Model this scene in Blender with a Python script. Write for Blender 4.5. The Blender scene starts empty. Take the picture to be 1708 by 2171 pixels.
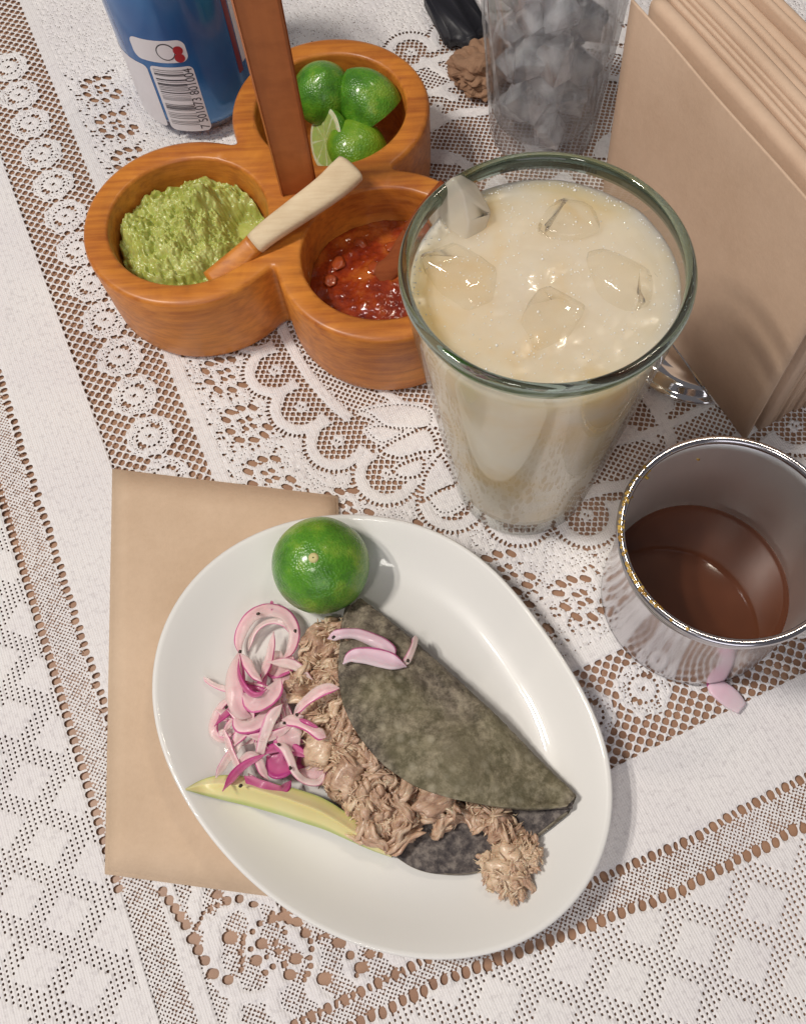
import bpy, bmesh, math, random
import numpy as np
from mathutils import Vector, Matrix, noise
from mathutils.geometry import delaunay_2d_cdt

random.seed(7)
scene = bpy.context.scene
COL = scene.collection
PI = math.pi

# ------------------------------------------------------------------ camera
F, PITCH, ROLL, CAM_H = 1969.6, 1.15251, -0.05305, 0.3722     # focal length in photo pixels (photo 1708 x 2171), radians, metres
CX, CY, PW, PH = 940.0, 1092.0, 1708.0, 2171.0
FW = Vector((0, math.cos(PITCH), -math.sin(PITCH)))
_u = Vector((0, math.sin(PITCH), math.cos(PITCH))); _r = Vector((1, 0, 0))
RT = math.cos(ROLL) * _r + math.sin(ROLL) * _u
UP = -math.sin(ROLL) * _r + math.cos(ROLL) * _u
EYE = Vector((0, 0, CAM_H))
cam_d = bpy.data.cameras.new('camera'); cam = bpy.data.objects.new('camera', cam_d); COL.objects.link(cam)
cam.matrix_world = Matrix(((RT.x, UP.x, -FW.x, 0), (RT.y, UP.y, -FW.y, 0), (RT.z, UP.z, -FW.z, CAM_H), (0, 0, 0, 1)))
cam_d.sensor_fit = 'VERTICAL'; cam_d.sensor_height = 24.0; cam_d.lens = 24.0 * F / PH
cam_d.shift_x = -(CX - PW / 2) / PH; cam_d.shift_y = (CY - PH / 2) / PH
cam_d.clip_start = 0.01; cam_d.clip_end = 20
scene.camera = cam

def ray(px, py):
    return FW + RT * ((px - CX) / F) - UP * ((py - CY) / F)
def at(px, py, z=0.0):
    d = ray(px, py); t = (z - CAM_H) / d.z
    return Vector((d.x * t, d.y * t, z))
def pxm(p):                                   # photo pixels per metre at a point
    return F / ((Vector(p) - EYE).dot(FW))

# ------------------------------------------------------------------ light
world = bpy.data.worlds.new('World'); scene.world = world; world.use_nodes = True
bg = world.node_tree.nodes['Background']; bg.inputs[0].default_value = (0.96, 0.92, 1.0, 1); bg.inputs[1].default_value = 0.13
scene.view_settings.view_transform = 'Standard'; scene.view_settings.look = 'None'
scene.view_settings.exposure = -0.06; scene.view_settings.gamma = 1.0
scene.cycles.use_denoising = True
scene.cycles.max_bounces = 20; scene.cycles.transmission_bounces = 14; scene.cycles.glossy_bounces = 6
scene.cycles.transparent_max_bounces = 64; scene.cycles.sample_clamp_indirect = 4.0; scene.cycles.blur_glossy = 0.3

def lamp(name, loc, target, sx, sy, watts, color, roll=0):
    d = bpy.data.lights.new(name, 'AREA'); d.shape = 'RECTANGLE'; d.size = sx; d.size_y = sy; d.energy = watts; d.color = color
    o = bpy.data.objects.new(name, d); COL.objects.link(o); o.location = loc
    z = (Vector(loc) - Vector(target)).normalized(); y = Vector((math.sin(roll), math.cos(roll), 0)); x = y.cross(z).normalized(); y = z.cross(x)
    o.matrix_world = Matrix(((x.x, y.x, z.x, loc[0]), (x.y, y.y, z.y, loc[1]), (x.z, y.z, z.z, loc[2]), (0, 0, 0, 1)))
TGT = (0, 0.15, 0)
lamp('ceiling_tube_lamp', (-0.92, 0.08, 1.45), TGT, 0.05, 0.20, 9.6, (1.0, 0.94, 0.86))
lamp('ceiling_tube_lamp', (-0.78, 0.14, 1.52), TGT, 0.05, 0.20, 9.6, (1.0, 0.94, 0.86))
lamp('ceiling_bulb_lamp', (0.50, 0.83, 1.6), TGT, 0.045, 0.13, 1.8, (1.0, 0.88, 0.72), 0.6)
lamp('ceiling_bulb_lamp', (0.64, 0.76, 1.6), TGT, 0.045, 0.13, 1.8, (1.0, 0.88, 0.72), 0.6)
lamp('panel_or_fill_lamp', (-0.42, -0.70, 1.65), TGT, 0.22, 0.22, 4.5, (1.0, 0.95, 0.88))
lamp('panel_or_fill_lamp', (0.10, -1.25, 0.80), TGT, 0.9, 0.7, 4.2, (0.93, 0.92, 1.0))  # added fill light, low behind the camera, to brighten sides facing it

# ------------------------------------------------------------------ helpers
def tag(o, label=None, cat=None, group=None, kind=None):
    if label: o['label'] = label
    if cat: o['category'] = cat
    if group: o['group'] = group
    if kind: o['kind'] = kind
    return o
def link(name, me, parent=None):
    o = bpy.data.objects.new(name, me); COL.objects.link(o)
    if parent: o.parent = parent
    return o
def empty(name, label, cat, group=None, loc=(0, 0, 0)):
    o = bpy.data.objects.new(name, None); o.empty_display_size = 0.01; COL.objects.link(o); o.location = loc
    return tag(o, label, cat, group)
def mesh(name, verts, faces, mats, smooth=True, uv=None, mi=None, fix=False):
    me = bpy.data.meshes.new(name); me.from_pydata([tuple(v) for v in verts], [], faces)
    for m in (mats if isinstance(mats, (list, tuple)) else [mats]): me.materials.append(m)
    if mi is not None: me.polygons.foreach_set('material_index', mi)
    if uv is not None:
        l = me.uv_layers.new(name='UVMap')
        vi = np.empty(len(me.loops), dtype=np.int32); me.loops.foreach_get('vertex_index', vi)
        l.data.foreach_set('uv', np.asarray(uv, dtype=np.float32)[vi].ravel())
    if fix:
        bm = bmesh.new(); bm.from_mesh(me); bmesh.ops.recalc_face_normals(bm, faces=bm.faces); bm.to_mesh(me); bm.free()
    me.polygons.foreach_set('use_smooth', [smooth] * len(me.polygons)); me.update()
    return me
def rings(rs, close_a=False, close_b=False, cyclic=True):
    """faces between equal rings of points; rs is a list of lists"""
    n = len(rs[0]); v = [p for r in rs for p in r]; f = []
    for i in range(len(rs) - 1):
        for j in range(n if cyclic else n - 1):
            k = (j + 1) % n; f.append((i * n + j, i * n + k, (i + 1) * n + k, (i + 1) * n + j))
    if close_a: f.append(tuple(range(n - 1, -1, -1)))
    if close_b: f.append(tuple((len(rs) - 1) * n + j for j in range(n)))
    return v, f
def lathe(name, prof, mats, seg=72, loc=(0, 0, 0), parent=None, loop=False, mi=None, wob=None, fix=True):
    rs = []
    for (r, z) in prof:
        rs.append([(max(r, 1e-5) * math.cos(2 * PI * j / seg) * (1 if wob is None else wob(2 * PI * j / seg, z)),
                    max(r, 1e-5) * math.sin(2 * PI * j / seg) * (1 if wob is None else wob(2 * PI * j / seg, z)), z) for j in range(seg)])
    v, f = rings(rs)
    m = None
    if mi is not None: m = [mi[i] for i in range(len(prof) - 1) for j in range(seg)]
    me = mesh(name, v, f, mats, mi=m, fix=False)
    bm = bmesh.new(); bm.from_mesh(me); bmesh.ops.remove_doubles(bm, verts=bm.verts, dist=3e-5)
    if fix: bmesh.ops.recalc_face_normals(bm, faces=bm.faces)
    bm.to_mesh(me); bm.free()
    me.polygons.foreach_set('use_smooth', [True] * len(me.polygons))
    o = link(name, me, parent); o.location = loc
    return o
def spline(pts, n):
    P = [Vector(p) for p in pts]
    if len(P) == 2: return [P[0].lerp(P[1], i / (n - 1)) for i in range(n)]
    Q = [P[0] * 2 - P[1]] + P + [P[-1] * 2 - P[-2]]
    out = []
    for i in range(n):
        t = i / (n - 1) * (len(P) - 1); k = min(int(t), len(P) - 2); u = t - k
        a, b, c, d = Q[k:k + 4]
        out.append(0.5 * ((2 * b) + (c - a) * u + (2 * a - 5 * b + 4 * c - d) * u * u + (3 * b - a - 3 * c + d) * u ** 3))
    return out
def sweep(path, wid, thk, upf, nseg=10, power=1.0):
    """flattened tube along a path: returns verts, faces, uv (u along, v 0..1 across)"""
    n = len(path); rs = []; uv = []
    for i, p in enumerate(path):
        t = (path[min(i + 1, n - 1)] - path[max(i - 1, 0)]).normalized()
        up = upf(i / (n - 1)) if callable(upf) else Vector(upf)
        s = t.cross(up)
        s = s.normalized() if s.length > 1e-6 else Vector((1, 0, 0))
        up = s.cross(t)
        w = wid(i / (n - 1)); h = thk(i / (n - 1)); r = []
        for j in range(nseg):
            a = 2 * PI * j / nseg; ca, sa = math.cos(a), math.sin(a)
            ca = math.copysign(abs(ca) ** power, ca); sa = math.copysign(abs(sa) ** power, sa)
            r.append(p + s * (w * ca) + up * (h * sa)); uv.append((i / (n - 1), 0.5 + 0.5 * ca))
        rs.append(r)
    v, f = rings(rs, True, True)
    return v, f, uv
def taper(t, e=0.15, lo=0.15):
    return max(lo, min(1.0, math.sin(PI * min(max(t, 0.0), 1.0) * 0.5 / e) if t < e else (math.sin(PI * 0.5 * (1 - t) / e) if t > 1 - e else 1.0)))
def fbm(x, y, z, o=4):
    return noise.fractal(Vector((x, y, z)), 1.0, 2.0, o)

# ------------------------------------------------------------------ materials
def lin(c):
    return tuple((v / 12.92 if v <= 0.04045 else ((v + 0.055) / 1.055) ** 2.4) for v in c)
class NT:
    def __init__(s, name):
        s.m = bpy.data.materials.new(name); s.m.use_nodes = True; s.t = s.m.node_tree; s.p = s.t.nodes['Principled BSDF']; s.out = s.t.nodes['Material Output']
    def n(s, typ, **kw):
        nd = s.t.nodes.new(typ)
        for k, v in kw.items():
            if k in nd.inputs: nd.inputs[k].default_value = v
            else: setattr(nd, k, v)
        return nd
    def l(s, a, b): s.t.links.new(a, b)
    def coord(s, kind='Object', scale=None):
        c = s.n('ShaderNodeTexCoord').outputs[kind]
        if scale:
            mp = s.n('ShaderNodeMapping'); mp.inputs['Scale'].default_value = scale; s.l(c, mp.inputs[0]); c = mp.outputs[0]
        return c
    def noise(s, scale, detail=4, rough=0.55, co=None, out='Fac', dist=0.0):
        nd = s.n('ShaderNodeTexNoise'); nd.inputs['Scale'].default_value = scale; nd.inputs['Detail'].default_value = detail; nd.inputs['Roughness'].default_value = rough; nd.inputs['Distortion'].default_value = dist
        s.l(co or s.coord(), nd.inputs['Vector']); return nd.outputs[out]
    def ramp(s, fac, stops):
        r = s.n('ShaderNodeValToRGB'); e = r.color_ramp.elements
        while len(e) < len(stops): e.new(0.5)
        for i, (p, c) in enumerate(stops): e[i].position = p; e[i].color = (*c, 1) if len(c) == 3 else c
        s.l(fac, r.inputs[0]); return r.outputs[0]
    def mix(s, fac, a, b, mode='MIX'):
        m = s.n('ShaderNodeMix'); m.data_type = 'RGBA'; m.blend_type = mode
        for sock, v in ((m.inputs[0], fac), (m.inputs[6], a), (m.inputs[7], b)):
            if isinstance(v, (int, float)): sock.default_value = v
            elif isinstance(v, tuple): sock.default_value = (*v, 1)
            else: s.l(v, sock)
        return m.outputs[2]
    def bump(s, h, strength=0.3, dist=0.001, nrm=None):
        b = s.n('ShaderNodeBump'); b.inputs['Strength'].default_value = strength; b.inputs['Distance'].default_value = dist
        s.l(h, b.inputs['Height'])
        if nrm: s.l(nrm, b.inputs['Normal'])
        s.l(b.outputs[0], s.p.inputs['Normal']); return b.outputs[0]
    def set(s, **kw):
        nm = dict(base='Base Color', rough='Roughness', metal='Metallic', spec='Specular IOR Level', ior='IOR', trans='Transmission Weight', sss='Subsurface Weight', sssr='Subsurface Radius', ssss='Subsurface Scale', coat='Coat Weight', coatr='Coat Roughness', sheen='Sheen Weight')
        for k, v in kw.items():
            i = s.p.inputs[nm[k]]
            if hasattr(v, 'is_output'): s.l(v, i)
            elif k == 'base': i.default_value = (*v, 1)
            else: i.default_value = v
        return s
M = {}
def simple(key, base, rough=0.5, **kw):
    t = NT(key); t.set(base=base, rough=rough, **kw); M[key] = t.m; return t

# table wood seen through the lace
t = NT('table_wood'); n1 = t.noise(14, 5, 0.6, t.coord('Object', (1, 5, 1))); t.set(base=t.ramp(n1, [(0.3, (0.29, 0.155, 0.095)), (0.7, (0.43, 0.25, 0.155))]), rough=0.45); M['table'] = t.m
# cotton lace
t = NT('cotton_lace'); co = t.coord('Object')
mp = t.n('ShaderNodeMapping'); mp.inputs['Rotation'].default_value = (0, 0, -math.radians(22.2)); t.l(co, mp.inputs[0])
w1 = t.n('ShaderNodeTexWave', wave_type='BANDS', bands_direction='X'); w1.inputs['Scale'].default_value = 310; w1.inputs['Distortion'].default_value = 1.0; w1.inputs['Detail Scale'].default_value = 3; t.l(mp.outputs[0], w1.inputs[0])
w2 = t.n('ShaderNodeTexWave', wave_type='BANDS', bands_direction='Y'); w2.inputs['Scale'].default_value = 260; w2.inputs['Distortion'].default_value = 1.0; t.l(mp.outputs[0], w2.inputs[0])
nn = t.noise(900, 3, 0.6)
h = t.mix(0.5, t.mix(0.4, w1.outputs[1], w2.outputs[1]), nn)
big = t.noise(22, 3, 0.5); fine = t.ramp(t.noise(420, 2, 0.6), [(0.33, (0.60, 0.57, 0.58)), (0.47, (0.80, 0.775, 0.775))])
t.set(base=t.mix(0.5, fine, t.ramp(big, [(0.35, (0.77, 0.735, 0.75)), (0.65, (0.84, 0.815, 0.80))])), rough=0.9, sheen=0.15); t.bump(h, 0.55, 0.0006); M['lace'] = t.m
# kraft papers
def kraft(key, c1, c2):
    t = NT(key); a = t.noise(180, 5, 0.7); b = t.noise(16, 4, 0.6); fb = t.noise(420, 4, 0.75)
    t.set(base=t.mix(0.35, t.ramp(b, [(0.3, c1), (0.7, c2)]), t.mix(0.5, t.ramp(a, [(0.3, c1), (0.7, c2)]), t.ramp(fb, [(0.35, c1), (0.65, c2)]))), rough=0.85)
    t.bump(t.mix(0.5, t.mix(0.5, t.noise(700, 3, 0.7), a), t.noise(38, 4, 0.5)), 0.5, 0.0009); M[key] = t.m
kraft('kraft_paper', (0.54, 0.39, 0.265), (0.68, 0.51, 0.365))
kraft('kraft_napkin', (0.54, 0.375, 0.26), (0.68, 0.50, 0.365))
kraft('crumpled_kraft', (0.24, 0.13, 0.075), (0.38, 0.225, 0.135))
# ceramic
t = NT('white_ceramic'); b = t.noise(9, 2); t.set(base=t.ramp(b, [(0.3, (0.76, 0.75, 0.725)), (0.7, (0.80, 0.785, 0.755))]), rough=0.35, spec=0.3, coat=0.42, coatr=0.04); bb = t.noise(25, 2); t.bump(bb, 0.05, 0.002); M['ceramic'] = t.m
# caddy wood
def wood(key, cs, scale, stretch, rough=0.38, coat=0.25):
    t = NT(key); co = t.coord('Object', stretch); a = t.noise(scale, 6, 0.65, co, dist=0.6); b = t.noise(scale * 0.28, 3, 0.6); g = t.noise(scale * 2.2, 4, 0.6, t.coord('Object', (stretch[0] * 0.25, stretch[1] * 3, stretch[2] * 3)))
    c = t.mix(0.45, t.ramp(a, [(0.25, cs[0]), (0.5, cs[1]), (0.72, cs[2])]), t.ramp(b, [(0.3, cs[0]), (0.5, cs[1]), (0.7, cs[2])]))
    c = t.mix(0.35, c, t.ramp(g, [(0.3, cs[0]), (0.6, cs[2])]), 'MIX')
    t.set(base=c, rough=rough, coat=coat, coatr=0.25); t.bump(t.mix(0.5, a, g), 0.18, 0.0008); M[key] = t.m
wood('stained_wood', [(0.22, 0.050, 0.012), (0.50, 0.145, 0.018), (0.78, 0.31, 0.042)], 42, (1, 1, 1.3), 0.42, 0.12)
wood('handle_wood', [(0.30, 0.09, 0.022), (0.42, 0.125, 0.03), (0.50, 0.165, 0.045)], 50, (3, 3, 0.5), 0.45, 0.1)
wood('pale_wood', [(0.56, 0.42, 0.25), (0.70, 0.55, 0.36), (0.78, 0.66, 0.46)], 90, (1, 1, 1), 0.75, 0.0)
wood('dark_wood', [(0.14, 0.028, 0.010), (0.22, 0.05, 0.015), (0.30, 0.09, 0.03)], 60, (1, 1, 1), 0.85, 0.0); M['dark_wood'].node_tree.nodes['Principled BSDF'].inputs['Specular IOR Level'].default_value = 0.15
# glass and metal
def blend(key, parts, bumpf=None, edge=0.50, grough=0.02):
    """mix of BSDFs: parts = [(shader node type, colour, roughness, weight)], Fresnel gloss on top"""
    t = NT(key); t.t.nodes.remove(t.p); cur = None; tot = 0.0; nrm = None
    if bumpf:
        b = t.n('ShaderNodeBump'); b.inputs['Strength'].default_value = bumpf[1]; b.inputs['Distance'].default_value = 0.001; t.l(t.noise(bumpf[0], 3), b.inputs['Height']); nrm = b.outputs[0]
    for typ, c, r, w in parts:
        n_ = t.n(typ); n_.inputs['Color'].default_value = (*c, 1)
        if 'Roughness' in n_.inputs: n_.inputs['Roughness'].default_value = r
        if 'IOR' in n_.inputs: n_.inputs['IOR'].default_value = 1.33
        if nrm and 'Normal' in n_.inputs: t.l(nrm, n_.inputs['Normal'])
        if cur is None: cur = n_.outputs[0]; tot = w
        else:
            m = t.n('ShaderNodeMixShader'); tot += w; m.inputs[0].default_value = w / tot; t.l(cur, m.inputs[1]); t.l(n_.outputs[0], m.inputs[2]); cur = m.outputs[0]
    lw = t.n('ShaderNodeLayerWeight'); lw.inputs[0].default_value = 0.5; f5 = t.n('ShaderNodeMath', operation='POWER'); t.l(lw.outputs['Facing'], f5.inputs[0]); f5.inputs[1].default_value = 4.0; f = t.n('ShaderNodeMath', operation='MULTIPLY_ADD'); t.l(f5.outputs[0], f.inputs[0]); f.inputs[1].default_value = edge; f.inputs[2].default_value = 0.030; g = t.n('ShaderNodeBsdfGlossy'); g.inputs['Roughness'].default_value = grough
    if nrm: t.l(nrm, g.inputs['Normal']); t.l(nrm, lw.inputs['Normal'])
    m = t.n('ShaderNodeMixShader'); t.l(f.outputs[0], m.inputs[0]); t.l(cur, m.inputs[1]); t.l(g.outputs[0], m.inputs[2]); t.l(m.outputs[0], t.out.inputs[0]); M[key] = t.m
TR, GL, RF, DF, TL = 'ShaderNodeBsdfTransparent', 'ShaderNodeBsdfGlass', 'ShaderNodeBsdfRefraction', 'ShaderNodeBsdfDiffuse', 'ShaderNodeBsdfTranslucent'
blend('clear_glass', [(TR, (0.975, 0.985, 0.975), 0, 0.86), (RF, (0.97, 0.985, 0.97), 0.01, 0.14)])
blend('grooved_glass', [(TR, (0.995, 0.995, 0.998), 0, 0.80), (RF, (0.98, 0.985, 0.99), 0.01, 0.20)], None, 1.0, 0.03)
simple('rim_glass', (0.13, 0.19, 0.155), 0.01, trans=1.0, ior=1.5)
blend('water', [(TR, (0.993, 0.994, 0.996), 0, 0.96), (RF, (0.98, 0.985, 0.99), 0.0, 0.04)])
t = NT('milky_ice'); a = t.noise(70, 4, 0.6); t.set(base=t.ramp(a, [(0.36, (0.755, 0.66, 0.50)), (0.52, (0.75, 0.635, 0.45)), (0.66, (0.74, 0.56, 0.31))]), rough=0.3, sss=0.5, ssss=0.010, coat=0.7, coatr=0.04); t.p.inputs['Subsurface Radius'].default_value = (1, 0.9, 0.7); t.bump(t.mix(0.5, t.noise(60, 2), t.noise(180, 3)), 0.22, 0.0012); M['milk_ice_unused'] = t.m
blend('milk_ice', [(TR, (0.99, 0.975, 0.945), 0, 0.93), (DF, (0.85, 0.79, 0.66), 0, 0.07)], (80, 0.35), 0.65, 0.03)
blend('frosty_ice', [(TR, (0.98, 0.96, 0.92), 0, 0.30), (RF, (0.98, 0.96, 0.92), 0.05, 0.10), (DF, (0.84, 0.78, 0.67), 0, 0.40), (TL, (0.85, 0.78, 0.66), 0, 0.20)], (90, 0.5))
blend('ice', [(RF, (0.99, 0.99, 0.995), 0.0, 0.10), (TR, (0.995, 0.995, 1.0), 0, 0.66), (TL, (0.99, 0.99, 0.99), 0, 0.12), (DF, (0.99, 0.99, 0.99), 0, 0.16)], (200, 0.30), 0.9, 0.05)
t = NT('ice_unused'); a = t.noise(120, 4, 0.6); t.set(base=t.ramp(a, [(0.35, (0.90, 0.93, 0.96)), (0.6, (0.97, 0.98, 0.99))]), rough=0.08, ior=1.31); t.set(trans=t.ramp(t.noise(90, 3), [(0.35, (0.80,) * 3), (0.65, (0.25,) * 3)])); t.bump(t.noise(240, 3), 0.4, 0.001); M['ice'] = t.m
t = NT('brushed_steel'); a = t.noise(500, 3, 0.6, t.coord('Object', (1, 1, 0.04))); rr = t.ramp(t.noise(40, 3, 0.6, t.coord('Object', (1, 1, 0.05))), [(0.3, (0.13,) * 3), (0.7, (0.22,) * 3)]); t.set(base=(0.56, 0.54, 0.56), metal=1.0, rough=rr); t.bump(a, 0.06, 0.0004); M['steel'] = t.m
t = NT('scratched_steel'); t.set(base=(0.88, 0.885, 0.88), metal=1.0, rough=0.48); t.bump(t.noise(500, 3, 0.6, t.coord('Object', (1, 1, 0.04))), 0.10, 0.0004); M['steel_in'] = t.m
simple('chrome', (0.80, 0.78, 0.76), 0.06, metal=1.0)
# foods
t = NT('milky_drink'); a = t.noise(32, 3, 0.5, dist=0.4); sp = t.noise(170, 3, 0.7)
t.set(base=t.ramp(a, [(0.32, (0.735, 0.652, 0.515)), (0.5, (0.735, 0.63, 0.465)), (0.64, (0.73, 0.56, 0.32))]), rough=0.25, sss=0.9, ssss=0.030, coat=0.5, coatr=0.08); t.p.inputs['Subsurface Radius'].default_value = (1, 0.92, 0.75); t.bump(t.mix(0.6, sp, t.noise(60, 3)), 0.12, 0.0010); M['drink'] = t.m
t = NT('melting_ice_in_milk'); a = t.noise(45, 3, 0.5); t.set(base=t.ramp(a, [(0.35, (0.86, 0.79, 0.65)), (0.65, (0.85, 0.73, 0.52))]), rough=0.12, ior=1.15, sss=0.4, ssss=0.006); t.set(trans=t.ramp(t.noise(40, 2), [(0.35, (0.10,) * 3), (0.65, (0.32,) * 3)]), coat=0.4, coatr=0.05); t.bump(t.noise(70, 2), 0.15, 0.0015)
t = NT('brown_broth'); a = t.noise(18, 3); t.set(base=t.ramp(a, [(0.3, (0.060, 0.018, 0.008)), (0.7, (0.105, 0.031, 0.012))]), rough=0.5, spec=0.1, coat=0.5, coatr=0.03); t.bump(t.noise(40, 2), 0.03, 0.001); M['broth'] = t.m
t = NT('dried_residue'); a = t.noise(300, 4); t.set(base=t.ramp(a, [(0.35, (0.30, 0.16, 0.04)), (0.6, (0.64, 0.43, 0.11))]), rough=0.75, spec=0.2); t.bump(a, 0.6, 0.0006); M['residue'] = t.m
t = NT('green_salsa'); a = t.noise(110, 5, 0.65); b = t.noise(35, 3, 0.6); t.set(base=t.mix(0.5, t.ramp(a, [(0.3, (0.24, 0.27, 0.04)), (0.5, (0.44, 0.48, 0.10)), (0.70, (0.68, 0.70, 0.30))]), t.ramp(b, [(0.3, (0.30, 0.34, 0.05)), (0.7, (0.56, 0.60, 0.18))])), rough=0.28, sss=0.2, ssss=0.002, coat=0.35, coatr=0.15); t.bump(a, 0.6, 0.0010); M['green_salsa'] = t.m
t = NT('red_salsa'); a = t.noise(70, 5, 0.6); b = t.noise(240, 3, 0.6); t.set(base=t.ramp(a, [(0.34, (0.13, 0.010, 0.004)), (0.50, (0.29, 0.036, 0.007)), (0.66, (0.46, 0.115, 0.018))]), rough=0.12, coat=0.7, coatr=0.04); t.bump(t.mix(0.5, a, b), 0.7, 0.0022); M['red_salsa'] = t.m
simple('tomato_chunk', (0.34, 0.060, 0.014), 0.3, coat=0.4)
def peel(key, cs):
    t = NT(key); v = t.n('ShaderNodeTexVoronoi'); v.inputs['Scale'].default_value = 1000; t.l(t.coord(), v.inputs['Vector']); a = t.noise(62, 5, 0.65)
    t.set(base=t.ramp(a, [(0.36, cs[0]), (0.50, cs[1]), (0.66, cs[2])]), rough=0.32, coat=0.40, coatr=0.14, sss=0.08, ssss=0.002); t.bump(t.mix(0.45, v.outputs['Distance'], t.noise(260, 3)), 0.55, 0.0008); M[key] = t.m
peel('lime_peel', [(0.045, 0.165, 0.012), (0.095, 0.285, 0.016), (0.26, 0.42, 0.04)])
peel('bright_lime_peel', [(0.10, 0.26, 0.015), (0.18, 0.36, 0.02), (0.32, 0.45, 0.05)])
t = NT('lime_flesh'); t.set(rough=0.25, sss=0.3, ssss=0.003); uvn = t.coord('UV'); sx = t.n('ShaderNodeSeparateXYZ'); t.l(uvn, sx.inputs[0])
ra = t.ramp(sx.outputs[0], [(0.0, (0.62, 0.66, 0.36)), (0.08, (0.42, 0.52, 0.16)), (0.8, (0.38, 0.50, 0.14)), (0.88, (0.70, 0.72, 0.48))])
sg = t.n('ShaderNodeMath', operation='PINGPONG'); t.l(sx.outputs[1], sg.inputs[0]); sg.inputs[1].default_value = 0.0625
seg = t.ramp(sg.outputs[0], [(0.0, (1, 1, 1)), (0.012, (0, 0, 0))])
t.set(base=t.mix(seg, ra, (0.66, 0.70, 0.44))); t.bump(t.noise(160, 3), 0.4, 0.0008); M['lime_flesh'] = t.m
simple('stem_scar', (0.62, 0.55, 0.25), 0.7)
t = NT('blue_corn_tortilla'); a = t.noise(52, 8, 0.78, dist=0.5); b = t.noise(330, 5, 0.75); v = t.n('ShaderNodeTexVoronoi'); v.inputs['Scale'].default_value = 190; t.l(t.coord(), v.inputs['Vector']); big = t.noise(16, 3, 0.6)
base_ = t.ramp(a, [(0.43, (0.050, 0.038, 0.030)), (0.50, (0.160, 0.130, 0.096)), (0.57, (0.330, 0.275, 0.210))])
fine_ = t.ramp(b, [(0.40, (0.050, 0.039, 0.031)), (0.50, (0.155, 0.130, 0.095)), (0.60, (0.37, 0.32, 0.24))])
c3 = t.mix(0.42, base_, fine_)
toast = t.ramp(t.noise(58, 5, 0.65, dist=0.6), [(0.50, (0, 0, 0)), (0.60, (0.8,) * 3)]); c3 = t.mix(toast, c3, t.mix(0.35, (0.055, 0.040, 0.030), c3))
crust = t.ramp(t.noise(120, 5, 0.7), [(0.54, (0, 0, 0)), (0.68, (0.7,) * 3)]); c3 = t.mix(crust, c3, (0.36, 0.31, 0.225))
c4 = t.mix(t.ramp(big, [(0.50, (0, 0, 0)), (0.62, (0.26,) * 3)]), c3, (0.24, 0.225, 0.09))
spots = t.ramp(v.outputs['Distance'], [(0.12, (1, 1, 1)), (0.40, (0, 0, 0))]); c5 = t.mix(t.mix(t.ramp(t.noise(30, 3), [(0.48, (0, 0, 0)), (0.60, (0.5,) * 3)]), (0, 0, 0), spots), c4, (0.42, 0.38, 0.28))
t.set(base=c5, rough=0.78); t.bump(t.mix(0.5, t.mix(0.5, b, a), t.noise(120, 5, 0.7)), 0.8, 0.0016); M['tortilla'] = t.m
t = NT('tortilla_inside'); b = t.noise(260, 4, 0.7); t.set(base=t.ramp(b, [(0.36, (0.030, 0.024, 0.026)), (0.50, (0.085, 0.070, 0.066)), (0.64, (0.20, 0.17, 0.15))]), rough=0.75); t.bump(b, 0.6, 0.001); M['tortilla_in'] = t.m
def meat(key, cs):
    t = NT(key); oi = t.n('ShaderNodeObjectInfo'); a = t.noise(420, 5, 0.65, t.coord('Object', (0.35, 1, 1))); 
    c = t.ramp(a, [(0.3, cs[0]), (0.5, cs[1]), (0.7, cs[2])]); c = t.mix(t.ramp(oi.outputs['Random'], [(0.0, (0.0,) * 3), (1.0, (0.55,) * 3)]), c, t.mix(0.5, c, cs[3]))
    t.set(base=c, rough=0.40, sss=0.12, ssss=0.002, coat=0.35, coatr=0.22); t.bump(a, 0.8, 0.0009); M[key] = t.m
meat('shredded_meat', [(0.28, 0.150, 0.095), (0.56, 0.365, 0.240), (0.78, 0.59, 0.42), (0.38, 0.21, 0.15)])
meat('pale_meat', [(0.48, 0.30, 0.19), (0.70, 0.51, 0.35), (0.82, 0.67, 0.50), (0.74, 0.53, 0.36)])
def onion(key, pale, mid, edge, e0=0.80, al=0.68):
    t = NT(key); sx = t.n('ShaderNodeSeparateXYZ'); t.l(t.coord('UV'), sx.inputs[0]); a = t.noise(120, 4, 0.6)
    m = t.n('ShaderNodeMath', operation='MULTIPLY_ADD'); t.l(a, m.inputs[0]); m.inputs[1].default_value = 0.22; t.l(sx.outputs[1], m.inputs[2])
    c = t.ramp(m.outputs[0], [(0.15, pale), (0.62, mid), (e0 + 0.10, mid), (e0 + 0.17, edge)])
    st = t.ramp(t.noise(60, 3, 0.6, t.coord('UV', (2, 22, 1))), [(0.35, (0.0,) * 3), (0.65, (0.5,) * 3)])
    t.set(base=t.mix(st, c, t.mix(0.5, c, pale)), rough=0.45, spec=0.35, sss=0.25, ssss=0.003, coat=0.10, coatr=0.10); t.p.inputs['Subsurface Radius'].default_value = (1, 0.4, 0.45)
    t.l(t.ramp(m.outputs[0], [(0.20, (al * 0.88,) * 3), (0.60, (al * 0.85,) * 3), (e0, (0.95,) * 3)]), t.p.inputs['Alpha']); t.bump(t.noise(130, 3), 0.2, 0.0008); M[key] = t.m
onion('pink_onion', (0.93, 0.70, 0.67), (0.91, 0.56, 0.59), (0.56, 0.03, 0.25), 0.87)
onion('pale_onion', (0.94, 0.76, 0.70), (0.92, 0.66, 0.66), (0.74, 0.25, 0.42), 0.88)
onion('magenta_onion', (0.66, 0.20, 0.36), (0.56, 0.09, 0.26), (0.44, 0.02, 0.20), 0.80, 0.86)
onion('white_onion', (0.86, 0.70, 0.74), (0.85, 0.58, 0.68), (0.58, 0.06, 0.29), 0.885, 0.90)
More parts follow.
